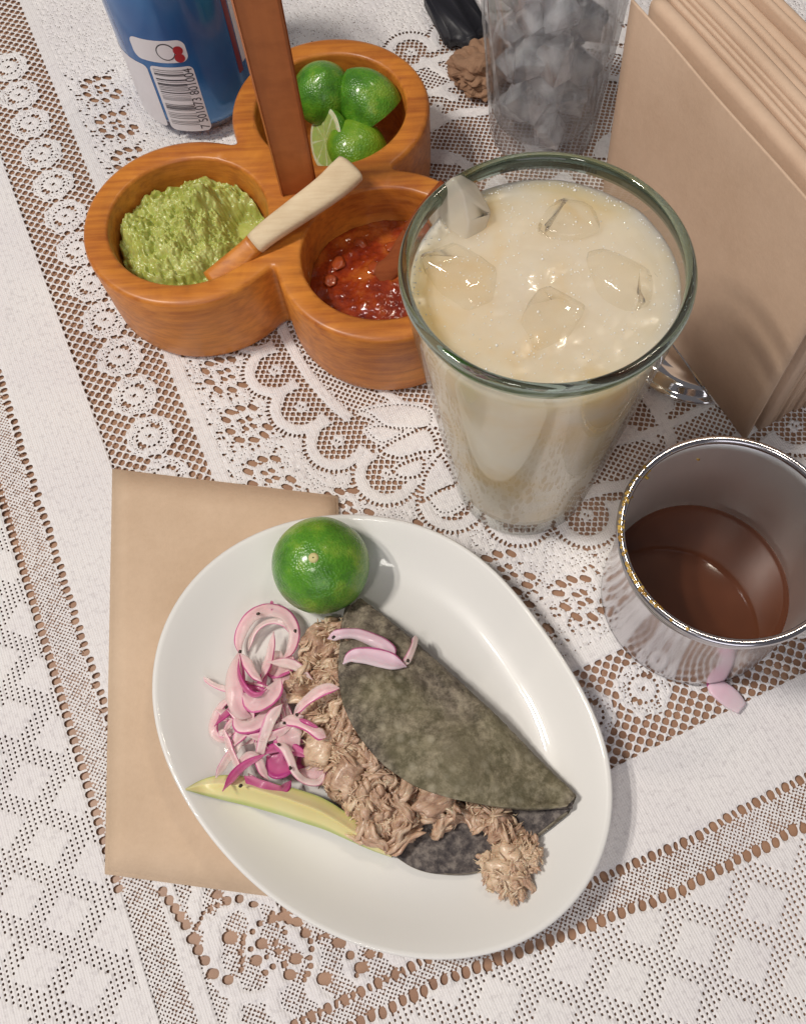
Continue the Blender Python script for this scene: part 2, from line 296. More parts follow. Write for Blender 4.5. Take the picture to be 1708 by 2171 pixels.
t = NT('avocado_flesh'); a = t.noise(40, 3); sx = t.n('ShaderNodeSeparateXYZ'); t.l(t.coord('UV'), sx.inputs[0])
t.set(base=t.mix(0.3, t.ramp(sx.outputs[1], [(0.0, (0.26, 0.40, 0.08)), (0.08, (0.70, 0.66, 0.24)), (0.25, (0.84, 0.77, 0.42)), (0.44, (0.84, 0.76, 0.42)), (0.47, (0.74, 0.63, 0.24)), (0.82, (0.76, 0.68, 0.30)), (0.95, (0.30, 0.42, 0.09))]), t.ramp(a, [(0.3, (0.74, 0.63, 0.24)), (0.7, (0.85, 0.79, 0.50))])), rough=0.35, sss=0.15, ssss=0.003); t.bump(t.noise(120, 3), 0.2, 0.0008); M['avocado'] = t.m
simple('avocado_skin', (0.05, 0.11, 0.02), 0.45)
simple('pepper_speck', (0.035, 0.02, 0.012), 0.5)
# can
t = NT('blue_can_print'); a = t.noise(20, 3); t.set(base=t.ramp(a, [(0.3, (0.016, 0.10, 0.31)), (0.7, (0.03, 0.19, 0.47))]), rough=0.22, metal=0.2, coat=0.5, coatr=0.1); M['can_blue'] = t.m
simple('aluminium', (0.75, 0.75, 0.76), 0.25, metal=1.0)
simple('white_print', (0.72, 0.70, 0.73), 0.35); simple('black_print', (0.03, 0.025, 0.035), 0.4); simple('red_print', (0.38, 0.02, 0.03), 0.35)
simple('dark_red_print', (0.20, 0.012, 0.025), 0.3)
t = simple('black_leather', (0.016, 0.016, 0.022), 0.5); t.bump(t.noise(160, 3), 0.3, 0.0008)

# ------------------------------------------------------------------ plate outline (needed by the cloth mesh too)
PLATE_PTS = [(-47.4,160.2),(-27.6,158.6),(-8.1,153.2),(10.8,140.5),(26.8,122.2),(40.0,101.9),(50.5,78.8),(56.2,58.1),(56.2,41.0),(52.0,23.2),(42.9,10.3),(26.8,-1.9),(8.2,-8.4),(-9.8,-9.9),(-30.8,-6.2),(-47.2,0.2),(-63.9,9.4),(-81.2,24.3),(-95.7,40.4),(-108.5,61.4),(-116.2,85.0),(-116.4,101.8),(-113.1,117.1),(-105.0,132.6),(-90.3,147.3),(-74.9,155.6),(-59.2,159.6)]
PC = np.array([-29.0, 77.0])
_q = np.array(PLATE_PTS) - PC; _th = np.arctan2(_q[:, 1], _q[:, 0]); _rr = np.hypot(_q[:, 0], _q[:, 1])
_B = np.column_stack([np.ones_like(_th)] + [f(k * _th) for k in (1, 2, 3, 4) for f in (np.cos, np.sin)])
_cf = np.linalg.lstsq(_B, _rr, rcond=None)[0]
def plate_r(th):
    th = np.asarray(th, float)
    return np.column_stack([np.ones_like(th)] + [f(k * th) for k in (1, 2, 3, 4) for f in (np.cos, np.sin)]) @ _cf
PROF = [(0.0, 4.6), (0.3, 4.7), (0.55, 5.0), (0.68, 5.6), (0.74, 6.6), (0.80, 8.6), (0.87, 11.8), (0.93, 15.0), (0.975, 17.2), (1.0, 17.5)]
def plate_z(x, y):
    dx, dy = x * 1000 - PC[0], y * 1000 - PC[1]
    k = math.hypot(dx, dy) / float(plate_r([math.atan2(dy, dx)])[0])
    return float(np.interp(k, [p[0] for p in PROF], [p[1] for p in PROF])) / 1000

# ------------------------------------------------------------------ table top
def box(name, x0, x1, y0, y1, z0, z1, m, parent=None):
    v = [(x, y, z) for z in (z0, z1) for y in (y0, y1) for x in (x0, x1)]
    return link(name, mesh(name, v, [(0, 2, 3, 1), (4, 5, 7, 6), (0, 1, 5, 4), (2, 6, 7, 3), (0, 4, 6, 2), (1, 3, 7, 5)], m, smooth=False), parent)
o = box('table_top', -0.75, 0.75, -0.55, 1.05, -0.031, -0.0022, M['table']); tag(o, 'brown wooden table top showing through the lace cloth', 'table', kind='structure')

# ------------------------------------------------------------------ lace tablecloth: real holes cut in a fine sheet
PET= [(-5.2,9.2),(-0.1,9.1),(5.2,6.9),(-8.3,6.0),(7.8,-5.8),(-8.5,-0.6),(4.9,-9.0),(-6.3,-6.5),(-0.3,-9.4)]
INN= [(-1.9,2.2),(1.5,1.9),(-1.6,-2.2),(2.0,-2.4)]
DOT= [(-9.2,10.4),(-2.0,7.4),(-6.8,1.6),(-3.3,-3.6),(8.9,-10.1),(12.6,-13.8),(-14.1,1.3),(-12.5,0.5),(-14.3,-2.1),(-12.4,-2.7),(-9.5,-6.7),(-10.7,-8.4),(-10.6,-11.2),(-6.3,-10.5),(-2.6,-10.9),(-2.4,-13.8),(0.6,-13.5),(7.4,11.4),(6.0,10.3),(9.9,11.2),(6.5,1.2),(-16.4,10.2),(-15.8,7.0),(-12.9,14.5),(-15.4,18.8)]
LEAF= [[(50.7,217.9),(58.8,216.4),(70.2,212.1),(79.0,204.2),(75.2,197.2),(65.2,200.8),(57.4,206.3),(53.9,214.5)],[(48.8,207.5),(54.7,207.0),(62.7,200.9),(63.5,199.3),(53.9,198.1),(50.5,202.0)],[(50.1,195.3),(56.2,196.4),(62.4,196.9),(73.5,196.8),(75.1,190.2),(73.3,184.1),(66.2,186.1),(57.2,187.3),(51.4,192.4)],[(51.2,182.8),(56.3,184.3),(65.0,183.6),(66.0,181.4),(62.0,175.9),(57.3,176.5),(53.3,178.7)],[(56.5,163.7),(63.2,174.2),(70.5,179.2),(74.1,180.4),(74.2,165.7),(66.4,165.0)],[(59.9,163.7),(68.7,165.5),(75.8,163.8),(73.2,155.2),(63.1,154.6)]]
BL= [(-97.5,59.0,1.9,1.9),(-96.3,55.1,1.9,1.9),(-95.2,51.5,1.9,1.9),(-94.4,48.0,1.9,1.9),(-93.4,44.5,1.9,1.9),(-92.2,38.6,2.9,1.8),(-91.9,34.5,2.2,1.8),(-90.7,30.1,2.1,1.8),(-89.5,24.8,2.5,1.9),(-85.2,20.6,2.2,1.7),(-80.0,33.5,3,2.3),(-70.1,26.6,2.4,1.9),(-73.7,22.3,2.4,1.9),(-60.5,16.7,2.4,2),(-53.6,6.2,2.9,2.2),(-64.4,12.8,2.4,1.9),(-40.1,4.0,2.6,2),(-42.0,9.4,1.8,1.6),(-44.2,14.9,2.9,1.7),(-54.2,23.1,2,1.7),(-55.7,28.0,2.2,1.7),(-59.1,31.9,2.1,1.7),(-63.5,33.0,1.8,1.7),(-68.3,33.3,1.2,1.2),(-76.6,45.7,1.9,1.7),(-79.5,49.4,2.1,1.6),(-72.2,44.4,1.8,1.6),(-68.1,40.4,1.9,1.2),(-83.2,45.8,1.1,1.1),(-80.4,45.8,1.1,1.1),(-86.1,45.5,0.9,0.8),(-87.3,44.1,0.9,0.8),(-88.7,42.8,0.9,0.8),(-90.2,41.5,0.9,0.7),(-91.3,40.2,0.9,0.7),(-35.5,6.7,1.9,1.5),(-32.1,4.8,1.2,1),(-75.1,31.8,1,1),(-76.1,29.7,1.1,1),(-78.0,27.4,1,1),(-74.2,26.6,1.2,1),(-71.6,31.8,1.2,1.1),(-65.3,24.7,1.2,1.2),(-65.5,21.6,1.3,1.1),(-60.8,26.5,1.1,1),(-62.4,21.4,1,1),(-68.9,17.8,1.3,1.1),(-64.9,16.8,1.2,1.2),(-72.0,17.0,1.2,1.1),(-79.7,21.8,1.1,1),(-78.4,24.4,1.1,1.1),(-69.9,21.7,1,0.9),(-58.2,10.2,1.2,1.1),(-60.1,8.9,1,0.9),(-55.7,14.8,1.2,1),(-56.4,12.2,1.2,1.1),(-54.0,17.2,1.2,1.1),(-50.3,19.7,0.9,0.9),(-53.4,19.8,1.2,1.1),(-47.7,19.1,1.1,0.9),(-42.5,2.3,1,0.9)]
HS = 0.45                                   # grid step, mm
A0, B0, TA, TB, TT = -180.0, -99.0, 65, 76, 20        # origin, tiles of 20 cells (9 mm)
NA, NB = TA * TT + 1, TB * TT + 1
ca_, sa_ = math.cos(math.radians(22.2)), math.sin(math.radians(22.2))
def world_ab(a, b): return a * ca_ - b * sa_, a * sa_ + b * ca_
def build_lace():
    ga = A0 + HS * np.arange(NA); gb = B0 + HS * np.arange(NB)
    A, B = np.meshgrid(ga, gb, indexing='ij')
    rs = np.random.RandomState(3)
    # slow warp so that rows of holes wander like knitted threads
    wa = 0.35 * np.sin(B / 17.0 + 0.7 * np.sin(A / 23.0)) + 0.25 * np.sin(A / 9.0 + B / 31.0)
    wb = 0.35 * np.sin(A / 19.0 + 0.8 * np.sin(B / 27.0)) + 0.25 * np.sin(B / 8.0 - A / 29.0)
    Aw, Bw = A + wa, B + wb
    S = np.full(A.shape, 0.8)
    def W(a0, a1, b0, b1):
        i0, i1 = np.clip([int((a0 - A0) / HS), int((a1 - A0) / HS) + 2], 0, NA); j0, j1 = np.clip([int((b0 - B0) / HS), int((b1 - B0) / HS) + 2], 0, NB)
        return slice(i0, i1), slice(j0, j1)
    def hole(a, b, ra, rb, ang=0.0, pw=2.0):
        r = max(ra, rb) + 1.2; w = W(a - r, a + r, b - r, b + r)
        c, s = math.cos(ang), math.sin(ang); da, db = A[w] - a, B[w] - b
        u, v = (da * c + db * s) / ra, (-da * s + db * c) / rb
        d = ((np.abs(u) ** pw + np.abs(v) ** pw) ** (1 / pw) - 1) * min(ra, rb)
        S[w] = np.minimum(S[w], d)
    def seg_d(w, P, closed=False):
        d = np.full(A[w].shape, 1e9); n = len(P)
        for i in range(n if closed else n - 1):
            p, q = np.array(P[i]), np.array(P[(i + 1) % n]); e = q - p
            t = np.clip(((A[w] - p[0]) * e[0] + (B[w] - p[1]) * e[1]) / (e @ e), 0, 1)
            d = np.minimum(d, np.hypot(A[w] - p[0] - t * e[0], B[w] - p[1] - t * e[1]))
        return d
    def inside(w, P):
        r = np.zeros(A[w].shape, bool); n = len(P)
        for i in range(n):
            (x1, y1), (x2, y2) = P[i], P[(i + 1) % n]
            if y1 != y2: r ^= ((y1 > B[w]) != (y2 > B[w])) & (A[w] < (x2 - x1) * (B[w] - y1) / (y2 - y1) + x1)
        return r
    def bb(P, m):
        P = np.array(P); return W(P[:, 0].min() - m, P[:, 0].max() + m, P[:, 1].min() - m, P[:, 1].max() + m)
    def band(P, hw, w=None):
        w = w or bb(P, hw + 1); S[w] = np.maximum(S[w], np.minimum(hw - seg_d(w, P), 0.8))
    def smooth(P, n=40, closed=False):
        Q = [(p[0], p[1], 0) for p in P]
        if closed: Q = Q + [Q[0]]
        return [(p.x, p.y) for p in spline(Q, n)]
    def dots(P, pitch, r, r2=None, ang=None, off=0.0):
        d = off; acc = 0; k = 0
        for i in range(len(P) - 1):
            p, q = np.array(P[i]), np.array(P[i + 1]); L = np.hypot(*(q - p))
            while acc + L > d:
                c = p + (q - p) * ((d - acc) / max(L, 1e-6)); j = 0.85 + 0.3 * rs.rand(); an = math.atan2(q[1] - p[1], q[0] - p[0])
                hole(c[0], c[1], (r2 or r) * j if k % 3 else (r2 or r) * 1.25 * j, r * j, an + PI / 2, 2.6); d += pitch * (0.92 + 0.16 * rs.rand()); k += 1
            acc += L
    def hexf(m, pa, pb, w, rmax, th=0.0, el=1.0):
        a0_, b0_ = Aw[m], Bw[m]; c, s = math.cos(th), math.sin(th); a, b = a0_ * c + b0_ * s, -a0_ * s + b0_ * c
        i0 = np.round(a / pa); best = np.full(a.shape, 1e9); sec = best.copy()
        for di in (-1, 0, 1):
            i = i0 + di; o = np.where(np.mod(i, 2) == 0, 0, 0.5); y = b / pb - o; j0 = np.floor(y)
            for dj in (0, 1):
                j = j0 + dj; hsh = np.sin(i * 12.9898 + j * 78.233) * 43758.5453; ja = (hsh - np.floor(hsh) - 0.5) * 0.34; hsh = np.sin(i * 39.3467 + j * 11.135) * 24634.6345; jb = (hsh - np.floor(hsh) - 0.5) * 0.34
                d = np.hypot(a - i * pa - ja, (b - (j + o) * pb - jb) * el)
                sec = np.minimum(sec, np.maximum(best, d)); best = np.minimum(best, d)
        return -np.minimum((sec - best) * 0.62 - w, rmax - best)
    def pins(m, p, r, prob, seed):
        a, b = Aw[m], Bw[m]; i, j = np.round(a / p), np.round(b / p)
        f = lambda q: (lambda h: h - np.floor(h))(np.sin(i * 12.98 + j * 78.23 + seed * 3.1 + q) * 43758.54)
        d = np.hypot(a - (i + 0.5 * (f(1) - 0.5)) * p, b - (j + 0.5 * (f(2) - 0.5)) * p)
        return np.where(f(3) < prob, d - r, 0.8)
    DC = np.hypot(A - 174.3, B - 268.9); AN = np.degrees(np.arctan2(B - 268.9, A - 174.3))
    FA = [-111.2 + 10.2 * k for k in range(1, 26)] + [-111.2, -122.3, -133.6, -145.6, -156.4, -166.05, -175.15] + [-185 - 9.9 * k for k in range(0, 3)]
    FLW = [(174.3 + 152.4 * math.cos(math.radians(g)), 268.9 + 152.4 * math.sin(math.radians(g))) for g in FA]
    # --- medallion inside
    disc = np.full(A.shape, -9.0)
    for (x, y) in FLW:
        w = W(x - 18, x + 18, y - 18, y + 18); disc[w] = np.maximum(disc[w], 14.2 - np.hypot(A[w] - x, B[w] - y))
    core = 149.5 - DC
    inner = np.maximum(disc, core) > 0
    m = inner & (DC > 137); S[m] = hexf(m, 1.95, 3.3, 0.33, 1.5, 0.25)
    m = inner & (DC <= 137) & (DC > 118); S[m] = hexf(m, 1.7, 3.0, 0.44, 1.2, -0.1)
    m = inner & (DC <= 118); S[m] = np.maximum(hexf(m, 1.9, 3.3, 0.36, 1.4, 0.15), (np.sin(A[m] / 7.0 + 1.7 * np.sin(B[m] / 11.0)) * np.sin(B[m] / 9.0 + A[m] / 21.0) - 0.55) * 4)
    # scallop rings: the part of each ring lying on the outline of the union
    ring = np.minimum(np.maximum(disc, core), 4.4 - np.maximum(disc, core)) 
    m = inner & (DC > 147.0); S[m] = np.maximum(S[m], np.minimum(np.minimum(ring[m], DC[m] - 147.0), 0.8))
    for (x, y) in FLW:
        w = W(x - 4, x + 4, y - 4, y + 4); d = np.hypot(A[w] - x, B[w] - y)
        S[w] = np.maximum(S[w], np.minimum(2.9 + 0.5 * np.sin(5 * np.arctan2(B[w] - y, A[w] - x)) - d, 0.8))
        hole(x - 0.5, y + 0.65, 0.75, 0.45, 0.9); hole(x + 0.5, y - 0.65, 0.75, 0.45, 0.9)
    m = (np.abs(DC - 140.3) < 3.4) & ((AN > 0) | (AN < -158) | ((AN > -118) & (AN < 0))); S[m] = np.maximum(S[m], np.minimum(2.5 - np.abs(DC[m] - 140.3), 0.8))
    m = (np.abs(DC - 119.0) < 3) ; S[m] = np.maximum(S[m], np.minimum(2.0 - np.abs(DC[m] - 119.0), 0.8))
    # --- leaves of the corner spray
    for k, P in enumerate(LEAF):
        Q = smooth(P, 48, True); w = bb(Q, 3); d = seg_d(w, Q); ins = inside(w, Q)
        S[w] = np.maximum(S[w], np.minimum(np.where(ins, d, 1.6 - d), 0.8))
    for k, P in enumerate(LEAF):
        Q = smooth(P, 48, True); dots(Q, 2.15 if k in (2, 3, 4) else 1.9, 0.62 if k in (2, 3, 4) else 0.42, 0.85 if k in (2, 3, 4) else 0.45)
        w = bb(Q, 1); q = inside(w, Q) & (seg_d(w, Q) > 1.2); pn = np.where(q, 0.0, 9); 
    # --- outline holes round the scallops
    for (x, y) in FLW:
        for k in range(44):
            g = 2 * PI * k / 44; px, py = x + 15.6 * math.cos(g), y + 15.6 * math.sin(g)
            i, j = int((px - A0) / HS), int((py - B0) / HS)
            if 0 <= i < NA and 0 <= j < NB and DC[i, j] > 151.5 and -3.2 < max(disc[i, j], core[i, j]) < -0.7: hole(px, py, 0.95 + 0.25 * rs.rand(), 0.62, g)
    # --- floret ground between medallion and band
    ground = (~inner) & (A > -16.2) & (B > 73.2)
    m = ground; S[m] = np.minimum(S[m], pins(m, 1.5, 0.36, 0.45, 1))
    fl = [(0.5, 205.1 + 29.6 * k) for k in range(-4, 10)] + [(99.4 + 27.0 * k, 94.0) for k in range(-3, 10)] + [(25.8, 175.1), (51, 146), (76, 117.8), (26, 146), (52, 118)]
    def ok(a, b, mg):
        i, j = int((a - A0) / HS), int((b - B0) / HS)
        return 0 <= i < NA and 0 <= j < NB and ground[i, j] and max(disc[i, j], core[i, j]) < -mg
    for (x, y) in fl:
        for k, (da, db) in enumerate(PET):
            if ok(x + da, y + db, 2.4): hole(x + da, y + db, 2.5 + 0.4 * rs.rand(), 1.35, math.radians(-50) + 0.12 * rs.randn(), 2.8)
        for (da, db) in INN:
            if ok(x + da, y + db, 2.0): hole(x + da, y + db, 1.9, 1.0, math.radians(-50) + 0.1 * rs.randn(), 2.6)
        for (da, db) in DOT:
            if ok(x + da, y + db, 1.4): hole(x + da, y + db, 0.9, 0.62, math.radians(-50))
    # --- hexagon strips with ringed flowers
    hl = (A < -23.1) & (A > -63) & (B > 28); hb = (B < 67.6) & (B > 27.2) & (A > -63); hs_ = hl | (hb & (A > -23))
    m = hs_; S[m] = hexf(m, 2.62, 4.9, 0.36, 1.62)
    for (x, y) in [(-42.5, 248 + 24 * k) for k in range(-8, 12)] + [(103 + 25.0 * k, 49.3) for k in range(-6, 12)]:
        w = W(x - 13, x + 13, y - 13, y + 13); da, db = A[w] - x, B[w] - y; r = np.hypot(da, db); g = np.arctan2(db, da)
        S[w] = np.maximum(S[w], np.minimum(10.8 + 0.5 * np.sin(8 * g) - r, 0.8))
        m2 = np.zeros(A.shape, bool); m2[w] = (r > 6.9) & (r < 9.8); S[m2] = np.minimum(S[m2], pins(m2, 1.3, 0.40, 0.6, 5))
        for k in range(15):
            q = 2 * PI * k / 15 + 0.2; big_ = 1.25 if k % 7 in (1, 2) else 0.72
            hole(x + 5.9 * math.cos(q), y + 5.7 * math.sin(q), big_ + 0.15 * rs.rand(), big_ * 0.85, rs.rand())
        hole(x, y, 1.2, 0.7, 0.6); hole(x - 1.4, y + 0.9, 0.4, 0.4); hole(x + 1.2, y - 1.2, 0.42, 0.4)
    # --- hems: rows of holes along the plain band, fine mesh between
    hx = [-200, -100, -13.8, 16.4, 50.6, 73.7, 101, 420]; h2 = np.interp(ga, hx, [-12, -12, -12.4, -15.7, -19.6, -22.1, -22.3, -24])
    h1 = np.interp(ga, [-200, 0, 50, 74, 93, 111, 420], [-2, -3.5, -5.8, -7.4, -8.6, -7.4, -8])
    H1, H2 = h1[:, None] + 0 * B, h2[:, None] + 0 * B
    m = (B < H1 - 1.4) & (B > H2 + 1.4) & (A > -95); S[m] = np.minimum(S[m], hexf(m, 0.95, 1.9, 0.30, 0.62))
    m = (A < -99.0) & (A > -112) ; S[m] = np.minimum(S[m], hexf(m, 0.95, 1.9, 0.30, 0.62))
    x = -88.0; k = 0
    while x < 380:
        y = float(np.interp(x, ga, h1)); b_ = k % 2 == 0
        hole(x, y, 1.55 if b_ else 0.85, 1.9 if b_ else 1.5, 0.2 * rs.randn(), 2.3); x += 3.15 + 0.2 * rs.rand(); k += 1
    x = -88.0; k = 0
    while x < 380:
        y = float(np.interp(x, ga, h2)) + 0.3 * rs.randn(); b_ = 1.45 + 0.35 * rs.rand()
        hole(x, y, b_, b_ * 1.25, -0.3 + 0.2 * rs.randn(), 2.3); x += 3.9 + 0.3 * rs.rand(); k += 1
    y = 66.0; k = 0
    while y < 480:
        hole(-97.5 + 0.3 * rs.randn(), y, 1.75, 1.55 if k % 2 else 1.2, 0, 2.3); hole(-112.5, y + 1, 1.8, 1.5, 0, 2.3); y += 3.8; k += 1
    # --- figured cloth beyond the hem: rows of slits in lozenges
    m = ((B < H2 - 2) & (A > -95)) | (A < -114)
    p_, q_ = Aw[m] / 2.1, Bw[m] / 1.9; i, j = np.round(p_), np.round(q_)
    loz = (np.abs(np.mod(i + j, 14) - 7) < 2.2) | (np.abs(np.mod(i - j, 14) - 7) < 2.2)
    d = np.hypot((p_ - i) * 2.1, (q_ - j) * 1.9 * 0.7) - 0.42
    S[m] = np.minimum(S[m], np.where(loz, d, 0.8))
    # --- bottom-left corner flower
    m = (A > -93) & (A < -24) & (B > -4) & (B < 66) & ~hs_; S[m] = np.minimum(S[m], np.maximum(hexf(m, 0.95, 1.85, 0.30, 0.60), (np.sin(A[m] * 0.42 + 0.9 * np.sin(B[m] * 0.3)) - 0.42) * 1.5))
    R_ = np.hypot(A + 73, B - 27); m = (R_ > 14.5) & (R_ < 18.5) & (A < -60); S[m] = np.maximum(S[m], np.minimum(2.0 - np.abs(R_[m] - 16.5), 0.8))
    for (x, y, ra, rb) in BL: hole(x, y, ra * 0.95, rb * 0.95, math.radians(-28), 2.5)
    # --- right of the drink and behind it: bands and one more scallop
    for P, hw in (([(172.6, 172), (172.6, 167.9), (173.0, 157.5), (172.7, 149.2), (170.6, 142.0), (166, 134)], 2.6), ([(150.3, 158.8), (159.0, 155.2)], 1.5), ([(123.4, 135.5), (132, 134.5), (141.5, 131.2)], 2.3), ([(152.9, 157.8), (160.5, 150.3), (164.9, 145.4)], 1.7),
                  ([(153.3, 364.4), (162.7, 366.5), (172.5, 366.4), (184.5, 361.9)], 3.0), ([(145.6, 347.7), (152.7, 342.3), (156.9, 336.6), (159.5, 329.0)], 2.8), ([(160, 388), (166, 387), (170, 383.6), (173.9, 378.4)], 2.6), ([(170.8, 412.1), (174.9, 401.9), (179.0, 393.8)], 2.5)):
        band(smooth(P, 24), hw)
    w = W(158, 168, 372, 382); d = np.hypot(A[w] - 163.2, B[w] - 376.8); S[w] = np.maximum(S[w], np.minimum(3.2 - d, 0.8)); hole(163.2, 376.8, 0.9, 0.6, 0.5)
    # --- straight woven bands last
    m = (A > -23.3) & (A < -15.8) & (B > 66); S[m] = np.maximum(S[m], np.minimum(np.minimum(A[m] + 23.1, -15.9 - A[m]), 0.8))
    m = (B > 67.4) & (B < 74.4) & (A > -23.3); S[m] = np.maximum(S[m], np.minimum(np.minimum(B[m] - 67.4, 74.4 - B[m]), 0.8))
    # --- which tiles need the fine sheet
    ta = A0 + HS * TT * (np.arange(TA) + 0.5); tb = B0 + HS * TT * (np.arange(TB) + 0.5)
    TAm, TBm = np.meshgrid(ta, tb, indexing='ij'); X, Y = world_ab(TAm, TBm); X /= 1000; Y /= 1000
    dx, dy, dz = X, Y, -CAM_H
    zc = dx * FW.x + dy * FW.y + dz * FW.z; u = CX + F * (dx * RT.x + dy * RT.y + dz * RT.z) / zc; v = CY - F * (dx * UP.x + dy * UP.y + dz * UP.z) / zc
    fine = (u > -150) & (u < PW + 300) & (v > -60) & (v < PH + 140)
    pr = np.hypot(X * 1000 - PC[0], Y * 1000 - PC[1]) / plate_r(np.arctan2(Y * 1000 - PC[1], X * 1000 - PC[0]).ravel()).reshape(X.shape)
    fine &= pr > 0.72
    for (cx_, cy_) in CUPS: fine &= np.hypot(X - cx_, Y - cy_) > 0.034
    cell = (S[:-1, :-1] + S[1:, :-1] + S[:-1, 1:] + S[1:, 1:]) > 0
    cell &= np.repeat(np.repeat(fine, TT, 0), TT, 1)
    # --- pull the rim vertices onto the outline
    kept = np.zeros(S.shape, np.int8); kept[:-1, :-1] += cell; kept[1:, :-1] += cell; kept[:-1, 1:] += cell; kept[1:, 1:] += cell
    edge = (kept > 0) & (S < HS)
    gx, gy = np.gradient(S, HS); g2 = np.maximum(gx * gx + gy * gy, 0.15)
    st = np.where(edge, S / g2, 0); mvx, mvy = st * gx, st * gy; ln = np.hypot(mvx, mvy); k = np.minimum(1, 0.55 * HS / np.maximum(ln, 1e-6))
    Am, Bm = A - mvx * k, B - mvy * k
    Z = -0.62 + 0.60 * np.sqrt(np.clip(np.where(edge, 0.0, S) / 0.42, 0, 1)) - 0.05 * (1 + np.sin(A / 13 + np.sin(B / 17))) 
    Z += np.where(S > 0.6, 0.045 * np.sin(A * 2.4 + 0.3 * np.sin(B * 0.7)), 0)
    Z -= 0.30 * (1 + np.sin(A / 21 + 1.3 * np.sin(B / 29 + 0.6)) * np.sin(B / 24 + 1.1 * np.sin(A / 33))) * np.clip(np.hypot(A - 20, B - 88) / 40 , 0, 1)
    X, Y = world_ab(Am, Bm)
    use = kept > 0; idx = np.full(S.shape, -1, np.int64); idx[use] = np.arange(use.sum())
    V = np.column_stack([X[use], Y[use], Z[use]]) / 1000
    ii = idx[:-1, :-1][cell], idx[1:, :-1][cell], idx[1:, 1:][cell], idx[:-1, 1:][cell]
    Q = np.column_stack(ii)
    # --- plain sheet elsewhere
    n0 = len(V); cv = []; cq = []
    for i in range(-40, TA + 40):
        for j in range(-40, TB + 40):
            if 0 <= i < TA and 0 <= j < TB and fine[i, j]: continue
            a, b = A0 + HS * TT * i, B0 + HS * TT * j; s_ = HS * TT
            x, y = world_ab(a, b)
            if abs(x) > 740 or y > 1040 or y < -540: continue
            q = [world_ab(a, b), world_ab(a + s_, b), world_ab(a + s_, b + s_), world_ab(a, b + s_)]
            cq.append([n0 + len(cv) + k for k in range(4)]); cv += [(p[0] / 1000, p[1] / 1000, -0.0001) for p in q]
    V = np.vstack([V, np.array(cv)]); Q = np.vstack([Q, np.array(cq)])
    me = bpy.data.meshes.new('tablecloth'); me.vertices.add(len(V)); me.vertices.foreach_set('co', V.astype(np.float32).ravel())
    me.loops.add(len(Q) * 4); me.loops.foreach_set('vertex_index', Q.astype(np.int32).ravel())
    me.polygons.add(len(Q)); me.polygons.foreach_set('loop_start', np.arange(0, len(Q) * 4, 4, dtype=np.int32)); me.polygons.foreach_set('loop_total', np.full(len(Q), 4, np.int32))
    me.polygons.foreach_set('use_smooth', np.ones(len(Q), bool)); me.materials.append(M['lace']); me.update(calc_edges=True); me.validate()
    print('lace quads', len(Q))
    return link('tablecloth', me)
CADDY = (-0.05775, 0.31308); CUP_S, CUP_A = 0.09133, 1.30571
CUPS = [(CADDY[0] + CUP_S / math.sqrt(3) * math.cos(CUP_A + k * 2 * PI / 3), CADDY[1] + CUP_S / math.sqrt(3) * math.sin(CUP_A + k * 2 * PI / 3)) for k in range(3)]
cloth = build_lace(); tag(cloth, 'white cotton lace tablecloth with scallops, florets and hexagon mesh over the brown table', 'tablecloth')

# ------------------------------------------------------------------ folded kraft napkin under the plate
def sheet(name, P, z0, z1, m, parent=None, wav=0.0003, n=14):
    """a slab of paper with four corners P (x, y), slightly wavy"""
    top = []; bot = []
    for i in range(n + 1):
        for j in range(n + 1):
            u, v = i / n, j / n
            x = (1 - u) * (1 - v) * P[0][0] + u * (1 - v) * P[1][0] + u * v * P[2][0] + (1 - u) * v * P[3][0]
            y = (1 - u) * (1 - v) * P[0][1] + u * (1 - v) * P[1][1] + u * v * P[2][1] + (1 - u) * v * P[3][1]
            w = wav * abs(noise.noise(Vector((x * 30, y * 30, z0 * 999))))
            top.append((x, y, z1 + w)); bot.append((x, y, z0))
    N = (n + 1) ** 2; f = []
    for i in range(n):
        for j in range(n):
            a, b, c, d = i * (n + 1) + j, (i + 1) * (n + 1) + j, (i + 1) * (n + 1) + j + 1, i * (n + 1) + j + 1
            f += [(a, b, c, d), (N + d, N + c, N + b, N + a)]
    E = [i * (n + 1) for i in range(n + 1)] + [n * (n + 1) + j for j in range(1, n + 1)] + [i * (n + 1) + n for i in range(n - 1, -1, -1)] + [j for j in range(n - 1, 0, -1)]
    for k in range(len(E)):
        a, b = E[k], E[(k + 1) % len(E)]; f.append((b, a, N + a, N + b))
    return link(name, mesh(name, top + bot, f, m, fix=True), parent)
r = empty('paper_napkin', 'flat folded brown kraft napkin lying under the white plate', 'napkin')
c0, c1 = at(716, 1050, 0.001), at(316, 1002, 0.001); c3 = at(545, 1897, 0.001); c2 = at(316, 1866, 0.001)
top_l = c1 + (c1 - c0) * 0.20; bot_l = c2 + (c2 - c3).normalized() * ((c1 - c0).length * 0.20)
side = (c0 - (c1 - c0) * 0.0); bot_r = c2 + (c3 - c2).normalized() * 0.079
for i, (z0, z1, k) in enumerate(((0.00003, 0.00038, 0.0), (0.00045, 0.00085, 0.0012))):
    sheet('paper_ply', [(c0.x - k, c0.y - k), (bot_r.x - k * 0.5, bot_r.y + k), (bot_l.x + k, bot_l.y + k), (top_l.x + k, top_l.y - k * 0.4)], z0, z1, M['kraft_paper'], r, 0.0002)

